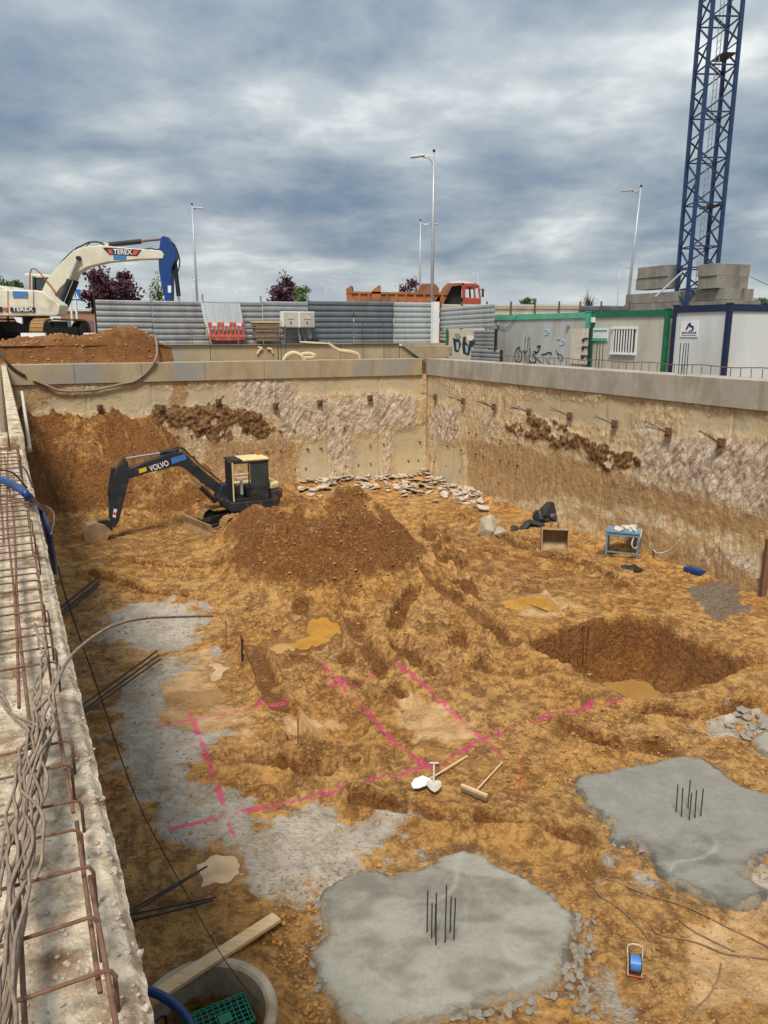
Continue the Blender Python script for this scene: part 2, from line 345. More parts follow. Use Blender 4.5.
def hmap(x, y):
    """height and colour masks of the pit floor (numpy arrays)"""
    x = np.asarray(x, float); y = np.asarray(y, float)
    u, w = toUW(x, y)
    sl = np.full(x.shape, -9.0)
    wob = .16*fbm(x, y, 1.6, 4, 5)+.10*fbm(x, y, 6, 3, 8)
    for p in SLURRY: sl = np.maximum(sl, sdpoly(x, y, p))
    pat = fbm(x, y, 1.1, 5, 61, .62); pat2 = fbm(x, y, 3.2, 4, 66, .6)
    slur = sstep(-.30, .34, sl*.75+wob*1.6+.70*pat+.35*pat2)
    pale = np.zeros(x.shape)
    for p in PALE: pale = np.maximum(pale, sstep(-.16, .18, sdpoly(x, y, p)+wob*1.2+.25*pat+.22*pat2))
    wet = np.zeros(x.shape)
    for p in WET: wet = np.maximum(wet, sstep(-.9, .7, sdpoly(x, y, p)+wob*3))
    bumpy = sstep(-.8, .8, sdpoly(x, y, BUMPY)+wob*2)
    z = .09*fbm(x, y, .45, 3, 1)+.035*fbm(x, y, 1.8, 3, 2)
    rough = (1-.75*slur)*(1-.7*pale)
    rid = 1-np.abs(fbm(x, y, 2.6, 4, 4))*2.2
    z = z + rough*(.022+.060*bumpy)*np.clip(rid, -1, 1) + rough*.060*fbm(x, y, 5.0, 4, 9, .6)*(.45+1.3*bumpy) + rough*.045*fbm(x, y, 14, 3, 12, .6)*(.7+.5*bumpy)
    z = z + .022*slur*fbm(x, y, 6, 4, 30)
    rut = np.zeros(x.shape)
    for p, wd in RUTS:
        d, s = dline(x, y, p); d = d+.05*fbm(x, y, 3, 2, 3)
        k = sstep(wd*.75, wd*.45, d); e = np.exp(-((d-wd*.72)/.09)**2)
        brk = .35+.65*sstep(-.35, .1, fbm(x, y, 1.3, 2, 40))
        z = z - brk*k*(.15-.055*np.sign(np.sin(s*2*math.pi/.155))*sstep(-.1, .2, fbm(x, y, 2.2, 2, 33))) + brk*e*.13
        rut = np.maximum(rut, k*brk)
    rb = sstep(0, .4, sdpoly(x, y, RIBA))*sstep(-.1, .25, fbm(x, y, 1.1, 2, 21))
    z = z + rb*.034*np.sign(np.sin((y*.93+x*.35)*2*math.pi/.17))
    # spoil mound
    mx, my = G(322, 560)[:2]; my = 21.2; mx = -1.75
    def bump(cx, cy, a, b, h, rot=0, pw=2.0):
        dx, dy = x-cx, y-cy; c, s = math.cos(rot), math.sin(rot)
        q = ((dx*c+dy*s)/a)**2+((-dx*s+dy*c)/b)**2
        return h*np.exp(-q**(pw/2))
    n1 = fbm(x, y, .9, 4, 14)
    hp = bump(-1.75, 21.1, 2.1, 2.25, 1.75, 0, 2.8)*(1+.25*n1)+bump(-1.7, 19.5, 1.9, 1.3, .55, 0, 2.4)+bump(.1, 21.2, 1.3, 1.5, .85, 0, 2.4)+bump(-3.5, 23.2, 1.5, 1.6, .8, .5)+bump(-.6, 23.6, 1.6, 1.2, .7)+bump(-3.0, 20.8, 1.2, 1.1, .5)+bump(-1.0, 22.2, .8, .7, .25)-bump(-2.3, 20.2, .5, .9, .3)+bump(-4.3, 24.0, 1.2, 1.0, .7)
    hp = hp*(1+.16*fbm(x, y, 1.7, 4, 17))+.17*sstep(.1, .6, hp)*fbm(x, y, 4.0, 5, 18, .65)
    z = z+hp; heap = sstep(.25, .8, hp)
    # bank of soil against the back wall, left
    ex = (-w)/(3.9+.7*fbm(x, y, .5, 2, 19))
    side = sstep(-9.3, -12.6, u+.5*n1)
    bank = 3.5*np.clip(1-ex, 0, 1.1)**1.15*side*(1+.16*n1+.09*fbm(x, y, 2.2, 4, 20))
    lft = .9*np.exp(-((u+17.2)/1.1)**2)*sstep(-11, -6, w)*(1+.4*n1)
    z = np.maximum(z, z+bank+.42*sstep(.1, .6, bank)*(fbm(x, y, 1.5, 6, 22, .62)+.6*(.3-np.abs(fbm(x, y, 2.3, 4, 27, .6))))) + lft*(1-side*.5)
    bk = sstep(.12, .6, bank)
    toe = .30*np.exp(-(w/.55)**2)*(1-side)+.22*np.exp(-(u/.45)**2)          # soil feathering against the walls
    z = z+toe*(1+.5*n1)
    # excavation hole
    sh = sdpoly(x, y, HOLE)+.09*fbm(x, y, 2.2, 4, 23)
    sh = sh+.12; hd = .80*sstep(-.02, .34, sh)*(1+.15*fbm(x, y, 2.5, 4, 24))+.86*np.clip((sh-.08)/1.05, 0, 1)*(1+.12*fbm(x, y, 2.0, 4, 34))
    z = np.where(sh > -.03, z*(1-sstep(-.03, .3, sh))-hd+.13*sstep(.1, .4, sh)*fbm(x, y, 3.5, 5, 25, .6), z)
    z = z+.02*np.exp(-((sh+.2)/.14)**2)
    hole = sstep(-.02, .22, sh)
    # pads sit in shallow beds
    bed = np.maximum(np.maximum(sdpoly(x, y, PADA), sdpoly(x, y, PADB)), sdpoly(x, y, PADC))
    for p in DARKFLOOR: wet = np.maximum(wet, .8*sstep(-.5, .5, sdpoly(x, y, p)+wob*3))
    near = sstep(-.55, -.05, bed)*(1-sstep(-.05, .08, bed))
    z = np.where(bed > -.6, z*(1-sstep(-.5, .0, bed))-.05*sstep(-.02, .12, bed), z)+near*.05*fbm(x, y, 7, 3, 26)
    pw = np.zeros(x.shape)
    for i, (m, p) in enumerate(PUD):
        s = sdpoly(x, y, gp(p))+wob*1.5+.12*pat2; z = np.where((s > -1.2) & (s < 0), np.maximum(z, .0), z)
        z = z*(1-sstep(-.35, .02, s))-.05*sstep(-.05, .1, s)
        pw = np.maximum(pw, sstep(-.28, 0, s))
    # manhole ring
    rr = np.hypot(x-RING[0], y-RING[1])
    z = np.where(rr < 1.1, z*sstep(.55, 1.1, rr)+.10*sstep(1.1, .75, rr)*(rr > .62), z)
    z = np.where(rr < .62, -1.1*sstep(.62, .55, rr), z)
    gr = sstep(-.2, .2, sdpoly(x, y, GRAVEL)+wob*2)
    z = z+gr*.03*fbm(x, y, 9, 2, 28)
    pink = np.zeros(x.shape)
    for p in PINK:
        d, s = dline(x, y, p)
        pink = np.maximum(pink, sstep(.085, .02, d+.035*fbm(x, y, 5, 3, 29))*(.55+.9*sstep(-.5, .3, fbm(x, y, 2.5, 3, 31))))
    edge = np.exp(-((bed+.12)/.16)**2)
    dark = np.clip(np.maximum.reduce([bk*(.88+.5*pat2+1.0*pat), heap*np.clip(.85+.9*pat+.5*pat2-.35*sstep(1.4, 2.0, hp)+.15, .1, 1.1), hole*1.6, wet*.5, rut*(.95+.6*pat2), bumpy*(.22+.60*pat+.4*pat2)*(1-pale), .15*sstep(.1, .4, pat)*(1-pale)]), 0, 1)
    return z, slur*(1-bk)*(1-heap)*(1-.8*pale), np.clip(pale, 0, 1)*(1-hole)*(.72+.5*pat2), dark, pink, pw, np.clip(gr+edge*.5, 0, 1)

def floor_material():
    m = bpy.data.materials.new('pit_earth'); m.use_nodes = True; nt = m.node_tree; N = nt.nodes; L = nt.links
    b = N['Principled BSDF']; b.inputs['Specular IOR Level'].default_value = .35
    tc = N.new('ShaderNodeTexCoord')
    def noise(s, d=8, dist=0., r=.65):
        n = N.new('ShaderNodeTexNoise'); n.inputs['Scale'].default_value = s; n.inputs['Detail'].default_value = d
        n.inputs['Roughness'].default_value = r; n.inputs['Distortion'].default_value = dist; L.new(tc.outputs['Object'], n.inputs['Vector']); return n.outputs['Fac']
    def mr(src, a, bb, c=0., d=1.):
        r = N.new('ShaderNodeMapRange'); r.inputs['From Min'].default_value = a; r.inputs['From Max'].default_value = bb
        r.inputs['To Min'].default_value = c; r.inputs['To Max'].default_value = d; L.new(src, r.inputs['Value']); return r.outputs[0]
    def mth(op, a, bb):
        n = N.new('ShaderNodeMath'); n.operation = op
        for i, v in enumerate((a, bb)):
            if isinstance(v, (int, float)): n.inputs[i].default_value = v
            else: L.new(v, n.inputs[i])
        return n.outputs[0]
    def mix(f, a, bb):
        n = N.new('ShaderNodeMix'); n.data_type = 'RGBA'; L.new(f, n.inputs['Factor'])
        for k, v in (('A', a), ('B', bb)):
            if isinstance(v, tuple): n.inputs[k].default_value = (*v, 1)
            else: L.new(v, n.inputs[k])
        return n.outputs['Result']
    def att(k):
        a = N.new('ShaderNodeAttribute'); a.attribute_name = k; s = N.new('ShaderNodeSeparateColor'); L.new(a.outputs['Color'], s.inputs[0]); return s.outputs[0], s.outputs[1], s.outputs[2], a.outputs['Alpha']
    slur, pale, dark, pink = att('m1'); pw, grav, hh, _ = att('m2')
    nb, nm, nf, nx = noise(.45, 6), noise(2.2, 8, .6, .72), noise(11, 8, .3, .72), noise(45, 6, 0, .7)
    def vor(s, k):
        a = N.new('ShaderNodeTexNoise'); a.inputs['Scale'].default_value = s*.9; a.inputs['Detail'].default_value = 3; L.new(tc.outputs['Object'], a.inputs['Vector'])
        v = N.new('ShaderNodeVectorMath'); v.operation = 'MULTIPLY_ADD'; L.new(a.outputs['Color'], v.inputs[0]); v.inputs[1].default_value = (k, k, k); L.new(tc.outputs['Object'], v.inputs[2])
        t = N.new('ShaderNodeTexVoronoi'); t.inputs['Scale'].default_value = s; t.inputs['Randomness'].default_value = 1; L.new(v.outputs[0], t.inputs['Vector']); return t.outputs['Distance']
    v1, v2 = vor(5.5, .22), vor(17, .07)
    crk = mth('MULTIPLY', mr(mth('ADD', mth('MULTIPLY', v1, .6), mth('MULTIPLY', v2, .5)), .36, .66), mr(nm, .40, .58))
    base = mix(mr(nm, .38, .62), (.70, .365, .100), (.53, .25, .058))
    base = mix(mr(nb, .42, .62, 0, .7), base, (.72, .43, .16))
    base = mix(mr(nf, .55, .68, 0, .75), base, (.25, .11, .030))          # darker crumbs
    base = mix(mr(nx, .57, .68, 0, .65), base, (.72, .50, .24)); base = mix(mr(nx, .44, .34, 0, .55), base, (.20, .085, .022))          # light grit
    base = mix(mth('MULTIPLY', crk, .55), base, (.20, .085, .022))
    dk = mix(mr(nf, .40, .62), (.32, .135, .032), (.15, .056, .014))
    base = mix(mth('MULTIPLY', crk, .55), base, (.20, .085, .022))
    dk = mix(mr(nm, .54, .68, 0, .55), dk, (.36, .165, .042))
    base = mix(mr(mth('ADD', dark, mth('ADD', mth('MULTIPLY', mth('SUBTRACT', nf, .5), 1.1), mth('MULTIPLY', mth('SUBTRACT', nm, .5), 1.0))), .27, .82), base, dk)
    pl = mix(mr(nm, .4, .6), (.60, .39, .19), (.46, .26, .095))
    base = mix(mr(mth('ADD', pale, mth('MULTIPLY', mth('SUBTRACT', nf, .5), 1.0)), .3, .6), base, pl)
    gy = mix(mr(nm, .38, .62), (.56, .50, .41), (.40, .325, .235)); gy = mix(mr(nf, .52, .64, 0, .85), gy, (.28, .19, .10)); gy = mix(mr(nx, .55, .7, 0, .5), gy, (.58, .54, .47))
    base = mix(mr(mth('ADD', slur, mth('ADD', mth('MULTIPLY', mth('SUBTRACT', nm, .5), 1.8), mth('MULTIPLY', mth('SUBTRACT', nf, .5), 1.6))), .36, .62), base, gy)
    gv = mix(mr(nx, .4, .6), (.26, .22, .17), (.13, .105, .08))
    base = mix(mr(mth('ADD', grav, mth('MULTIPLY', mth('SUBTRACT', nf, .5), 1.6)), .45, .7, 0, .85), base, gv)
    base = mix(mr(mth('ADD', pw, mth('MULTIPLY', mth('SUBTRACT', nm, .5), .8)), .35, .9, 0, .6), base, (.30, .15, .05))
    base = mix(mr(mth('ADD', pink, mth('ADD', mth('MULTIPLY', mth('SUBTRACT', nf, .5), 2.2), mth('MULTIPLY', mth('SUBTRACT', nx, .5), 1.2))), .45, 1.05, 0, .8), base, (.74, .085, .20))
    L.new(base, b.inputs['Base Color'])
    ro = mth('SUBTRACT', mth('SUBTRACT', mr(nb, .4, .62, .86, .56), mth('MULTIPLY', mr(mth('ADD', pale, mth('MULTIPLY', mth('SUBTRACT', nm, .5), 1.2)), .4, 1.), .45)), mth('MULTIPLY', slur, .22))
    L.new(mth('SUBTRACT', ro, mth('MULTIPLY', mr(mth('ADD', dark, mth('MULTIPLY', mth('SUBTRACT', nm, .5), 1.0)), .35, .9), .22)), b.inputs['Roughness'])
    flat = mth('SUBTRACT', 1., mth('MAXIMUM', mth('MULTIPLY', pale, .75), mth('MULTIPLY', slur, .5)))
    hgt = mth('MULTIPLY', mth('ADD', mth('MULTIPLY', mth('ADD', mth('MULTIPLY', v1, -.07), mth('MULTIPLY', v2, -.05)), mr(nm, .35, .6)), mth('ADD', mth('ADD', mth('MULTIPLY', nf, .10), mth('MULTIPLY', nx, .035)), mth('MULTIPLY', nm, .07))), flat)
    bp = N.new('ShaderNodeBump'); bp.inputs['Strength'].default_value = 1; bp.inputs['Distance'].default_value = 1.0
    L.new(hgt, bp.inputs['Height']); L.new(bp.outputs[0], b.inputs['Normal'])
    return m
EARTH = floor_material()
du = .032
us = np.arange(-18.2, .35, du)
ws = [-29.5]
while ws[-1] < .35: ws.append(ws[-1]+.024+.034*min(1, max(0, (ws[-1]+27)/20)))
ws = np.array(ws)
U, W = np.meshgrid(us, ws)
X = CR[0]+U*eu[0]+W*ew[0]; Y = CR[1]+U*eu[1]+W*ew[1]
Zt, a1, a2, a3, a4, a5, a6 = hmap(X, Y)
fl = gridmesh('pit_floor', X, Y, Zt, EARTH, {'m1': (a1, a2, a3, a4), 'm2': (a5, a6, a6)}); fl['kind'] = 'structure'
def tz(x, y):
    u, w = toUW(x, y)
    i = min(max(int(round((u+18.2)/du)), 0), len(us)-1); j = min(max(int(np.searchsorted(ws, w)), 0), len(ws)-1)
    return float(Zt[j, i])
def GT(px, py, dz=0.0, it=5):                       # where the line of sight meets the floor
    z = 0.
    for _ in range(it): x, y, _z = G(px, py, z); z = tz(x, y)
    return Vector((x, y, z+dz))
# rest of the floor, toward the near wall
mb = MB(); q = [(*UW(-18.2, -36), -.02), (*UW(.35, -36), -.02), (*UW(.35, -29.4), -.02), (*UW(-18.2, -29.4), -.02)]
mb.add(q, [(0, 1, 2, 3)]); o = mb.build('pit_ground_near', EARTH); o['kind'] = 'structure'
for i, (m, p) in enumerate(PUD):
    pts = gp(p); cx = sum(a[0] for a in pts)/len(pts); cy = sum(a[1] for a in pts)/len(pts)
    mb = MB(); mb.add([(cx+(a[0]-cx)*1.35, cy+(a[1]-cy)*1.35, -.018) for a in pts], [tuple(range(len(pts)))])
    o = mb.build('puddle', m); o['kind'] = 'structure'
hc = (sum(a[0] for a in HOLE)/len(HOLE), sum(a[1] for a in HOLE)/len(HOLE))
mb = MB(); mb.add([(hc[0]+(a[0]-hc[0])*.9, hc[1]+(a[1]-hc[1])*.9, -1.36) for a in HOLE], [tuple(range(len(HOLE)))])
o = mb.build('hole_water', 'water_clear'); o['kind'] = 'structure'

# loose clods of soil
mb = MB(); rr = random.Random(5); cnt = 0
def clods(n, fn, smin, smax):
    for _ in range(n):
        px, py = fn(); p = GT(px, py)
        s = rr.uniform(smin, smax)*(1 if rr.random() < .85 else 1.7)
        u, w = toUW(p.x, p.y)
        if u > 0 or w > 0: continue
        if (p.x-RING[0])**2+(p.y-RING[1])**2 < .8: continue
        xx = np.array([p.x]); yy = np.array([p.y])
        if max(sdpoly(xx, yy, PADA)[0], sdpoly(xx, yy, PADB)[0], sdpoly(xx, yy, PADC)[0]) > -.03: continue
        mb.rock((p.x, p.y, p.z+s*.15), (s, s*rr.uniform(.7, 1), s*rr.uniform(.45, .8)), rr.random())
clods(1000, lambda: (rr.gauss(325, 60), rr.gauss(580, 28)), .015, .06)
clods(1500, lambda: (rr.uniform(100, 768), rr.uniform(600, 1024)), .012, .035)
clods(900, lambda: (rr.uniform(60, 768), rr.uniform(500, 640)), .02, .05)
clods(700, lambda: (rr.uniform(500, 768), rr.uniform(700, 790)), .02, .05)
clods(300, lambda: (rr.uniform(270, 330), rr.uniform(880, 1024)), .015, .045)
clods(260, lambda: (rr.uniform(590, 768), rr.uniform(880, 1024)), .010, .028)
clods(500, lambda: (rr.uniform(40, 250), rr.uniform(410, 540)), .03, .09)
o = mb.build('soil_clods', 'clod'); tag(o, kind='stuff', label='loose clods and grit scattered over the pit floor')

# ------------------------------------------------------------------ fresh concrete pads with starter bars
def pad_material(name, c1, c2, dark, pale_):
    m = bpy.data.materials.new(name); m.use_nodes = True; nt = m.node_tree; N = nt.nodes; L = nt.links; b = N['Principled BSDF']; MATS[name] = m
    b.inputs['Specular IOR Level'].default_value = .38
    tc = N.new('ShaderNodeTexCoord')
    def noise(s, d=8, dist=0., r=.7, sc=(1, 1, 1)):
        mp = N.new('ShaderNodeMapping'); mp.inputs['Scale'].default_value = sc; L.new(tc.outputs['Object'], mp.inputs[0])
        n = N.new('ShaderNodeTexNoise'); n.inputs['Scale'].default_value = s; n.inputs['Detail'].default_value = d; n.inputs['Roughness'].default_value = r; n.inputs['Distortion'].default_value = dist; L.new(mp.outputs[0], n.inputs['Vector']); return n.outputs['Fac']
    def mr(src, a, bb, c=0., d=1.):
        r = N.new('ShaderNodeMapRange'); r.inputs['From Min'].default_value = a; r.inputs['From Max'].default_value = bb; r.inputs['To Min'].default_value = c; r.inputs['To Max'].default_value = d; L.new(src, r.inputs['Value']); return r.outputs[0]
    def mth(op, a, bb):
        n = N.new('ShaderNodeMath'); n.operation = op
        for i, v in enumerate((a, bb)):
            if isinstance(v, (int, float)): n.inputs[i].default_value = v
            else: L.new(v, n.inputs[i])
        return n.outputs[0]
    def mix(f, a, bb):
        n = N.new('ShaderNodeMix'); n.data_type = 'RGBA'; L.new(f, n.inputs['Factor'])
        for k, v in (('A', a), ('B', bb)):
            if isinstance(v, tuple): n.inputs[k].default_value = (*v, 1)
            else: L.new(v, n.inputs[k])
        return n.outputs['Result']
    a = N.new('ShaderNodeAttribute'); a.attribute_name = 'm1'; s_ = N.new('ShaderNodeSeparateColor'); L.new(a.outputs['Color'], s_.inputs[0]); edge, line, blot = s_.outputs[0], s_.outputs[1], s_.outputs[2]
    n1, n2, n3 = noise(2.6), noise(22, 6), noise(70, 4)
    base = mix(mr(n1, .36, .64), c1, c2); base = mix(mr(n2, .5, .72, 0, .45), base, dark); base = mix(mr(n3, .55, .7, 0, .3), base, pale_)
    base = mix(mth('MULTIPLY', blot, mr(n1, .35, .6, .3, .9)), base, dark)
    base = mix(mth('MULTIPLY', line, mr(n2, .35, .6, .1, .4)), base, pale_)
    ed = mth('ADD', edge, mth('MULTIPLY', mth('SUBTRACT', n2, .5), 1.2))
    base = mix(mr(ed, .45, .75, 0, .85), base, mix(mr(n1, .45, .55), dark, (.36, .27, .17)))
    L.new(base, b.inputs['Base Color']); L.new(mr(n1, .3, .7, .38, .62), b.inputs['Roughness'])
    bp = N.new('ShaderNodeBump'); bp.inputs['Distance'].default_value = 1.0; L.new(mth('ADD', mth('MULTIPLY', n2, mth('ADD', .008, mth('MULTIPLY', edge, .05))), mth('MULTIPLY', n3, .003)), bp.inputs['Height']); L.new(bp.outputs[0], b.inputs['Normal'])
pad_material('wet_concrete', (.325, .305, .25), (.265, .25, .20), (.16, .145, .115), (.42, .40, .33))
pad_material('wet_concrete_dark', (.255, .24, .205), (.20, .19, .16), (.115, .108, .088), (.50, .47, .40))
def pad(poly, m, label, bars, seed, name='concrete_footing'):
    xs = [p[0] for p in poly]; ys = [p[1] for p in poly]
    root = thing(name, label, 'footing', (sum(xs)/len(xs), sum(ys)/len(ys), 0), 0, 'fresh concrete footings')
    gx, gy = np.meshgrid(np.arange(min(xs)-.3, max(xs)+.3, .03), np.arange(min(ys)-.3, max(ys)+.3, .03))
    s = sdpoly(gx, gy, poly)+.09*fbm(gx, gy, 2.2, 5, seed, .65)+.05*fbm(gx, gy, 11, 3, seed+1)
    z = .055*sstep(-.02, .10, s)**.6+.02*sstep(.1, .5, s)+.022*fbm(gx, gy, 1.2, 3, seed+2)+.010*fbm(gx, gy, 6, 4, seed+3, .6)+.02*np.clip(.25-np.abs(fbm(gx, gy, .9, 3, seed+9)), 0, 1)-.12*sstep(.03, -.06, s)
    z = z + .012*sstep(.3, .0, s)*fbm(gx, gy, 16, 2, seed+5)
    o = gridmesh('concrete_slab', gx-root.location.x, gy-root.location.y, z, m, {'m1': (sstep(.16, .02, s), sstep(.030, .004, np.abs(fbm(gx, gy, .55, 3, seed+20)))*sstep(-.1, .3, fbm(gx, gy, .9, 2, seed+22)), sstep(.08, .32, fbm(gx*.7, gy*1.5, .7, 5, seed+24, .6)))}, keep=s > -.07); o.parent = root
    for (x1, y1, x2, y2) in bars:
        b = G(x2, y2, .05); top = P(x1, y1, b[1])
        MB().tube([(b[0], b[1], -.05), (b[0]+(top[0]-b[0])*.5, b[1], .2), (top[0], b[1]-.01, top[2])], .0085, 6).build('starter_bar', 'bar_dark', root, world=True)
    return root
f3 = lambda L_, s, ox, oy: [(a/s+ox, b/s+oy, c/s+ox, d/s+oy) for a, b, c, d in L_]
pad(PADA, 'wet_concrete', 'pale grey fresh concrete footing in the foreground, nearest to the camera', f3([(327, 178, 325, 290), (338, 212, 337, 305), (349, 185, 348, 322), (347, 215, 346, 300), (375, 165, 371, 315), (387, 195, 384, 290), (398, 198, 393, 308)], 2.56, 300, 820), 50)
pad(PADB, 'wet_concrete_dark', 'darker wet concrete footing with ragged tongue, right of the cable reel', f3([(418, 132, 413, 247), (437, 145, 435, 265), (466, 115, 458, 232), (471, 165, 463, 278), (490, 155, 486, 270), (516, 150, 508, 262)], 3.879, 570, 750), 60)
pad(PADC, 'wet_concrete', 'small corner of grey concrete footing at right edge among broken lumps', [], 70)
# broken concrete lumps along the edges
protos = []
def chunk(px, py, s, label, grp, m='chunk', flat=.6, name='concrete_lump', cat='concrete lump'):
    p = GT(px, py)
    if len(protos) < 6:
        q = MB(); q.rock((0, 0, 0), (1, 1, 1), len(protos)*3+1, Matrix.Identity(3)); o = q.build(name, m); protos.append(o)
    else:
        o = random.choice(protos).copy(); C.objects.link(o); o.name = name; 
        if o.data.materials[0] != MATS[m]: o.data = o.data.copy(); o.data.materials[0] = MATS[m]
    o.location = (p.x, p.y, p.z+s*.2); o.scale = (s, s*random.uniform(.7, 1.1), s*flat*random.uniform(.7, 1.2)); o.rotation_euler = (random.uniform(-.4, .4), random.uniform(-.4, .4), random.uniform(0, 6.28))
    tag(o, label, cat, grp)
def along(poly, n, spread, smin, smax, label, grp, m='chunk'):
    L_ = [math.dist(poly[i], poly[i+1]) for i in range(len(poly)-1)]; T = sum(L_)
    for _ in range(n):
        t = random.uniform(0, T); i = 0
        while t > L_[i]: t -= L_[i]; i += 1
        a, b = poly[i], poly[i+1]; k = t/L_[i]
        chunk(a[0]+(b[0]-a[0])*k+random.gauss(0, spread), a[1]+(b[1]-a[1])*k+random.gauss(0, spread*.7), random.uniform(smin, smax), label, grp, m)
along([(552, 905), (578, 925), (580, 950), (575, 985), (590, 1015)], 85, 6, .04, .11, 'grey concrete lump along the right edge of the pale foreground footing', 'lumps beside the foreground footing')
along([(455, 1020), (520, 1008), (556, 995)], 35, 5, .04, .10, 'grey concrete lump along the lower edge of the pale foreground footing', 'lumps below the foreground footing')
along([(322, 905), (318, 950), (322, 1000)], 24, 4, .04, .10, 'grey concrete lump along the left edge of the pale foreground footing', 'lumps left of the foreground footing')
along([(738, 712), (755, 720), (772, 730)], 26, 5, .07, .2, 'jagged grey concrete lump near the small footing at the right edge', 'lumps by the right edge')
along([(722, 725), (738, 732), (750, 738)], 14, 4, .05, .14, 'broken grey concrete lump between hole and right-hand dark footing', 'lumps between hole and footing')
along([(615, 845), (640, 852)], 8, 3, .05, .12, 'dark wet concrete lump at the left tongue of the right footing', 'lumps at the right footing tongue')

# broken slabs at the foot of the far corner
sp_ = []
for k in range(6):
    q = MB(); n = random.randint(4, 6); pts = [(math.cos(2*math.pi*i/n+random.uniform(-.3, .3))*random.uniform(.35, .6), math.sin(2*math.pi*i/n+random.uniform(-.3, .3))*random.uniform(.3, .5)) for i in range(n)]
    q.prism(pts, -.07, .07, 'z'); o = q.build('broken_slab', 'rubble'); sp_.append(o)
for k in range(290):
    if k < 190: px = random.uniform(300, 482); py = np.interp(px, [300, 380, 430, 482], [487, 483, 481, 499])+random.gauss(0, 4)
    else: px = random.uniform(400, 485); py = np.interp(px, [400, 430, 485], [484, 484, 500])+random.gauss(2, 6)
    p = GT(px, py); u, w = toUW(p.x, p.y); u = min(u, -.25); w = min(w, -.2); x, y = UW(u, w)
    o = sp_[k] if k < 6 else random.choice(sp_).copy()
    if k >= 6: C.objects.link(o)
    s = random.uniform(.22, .62)*(1.4 if k > 275 else 1)
    o.location = (x, y, tz(x, y)+random.uniform(.0, .14)); o.scale = (s, s*random.uniform(.6, 1), s*.5); o.rotation_euler = (random.gauss(0, .20), random.gauss(0, .20), random.uniform(0, 6.28))
    tag(o, 'pale broken slab in the rubble strip at the foot of the far corner', 'concrete slab', 'broken slabs at the far corner')
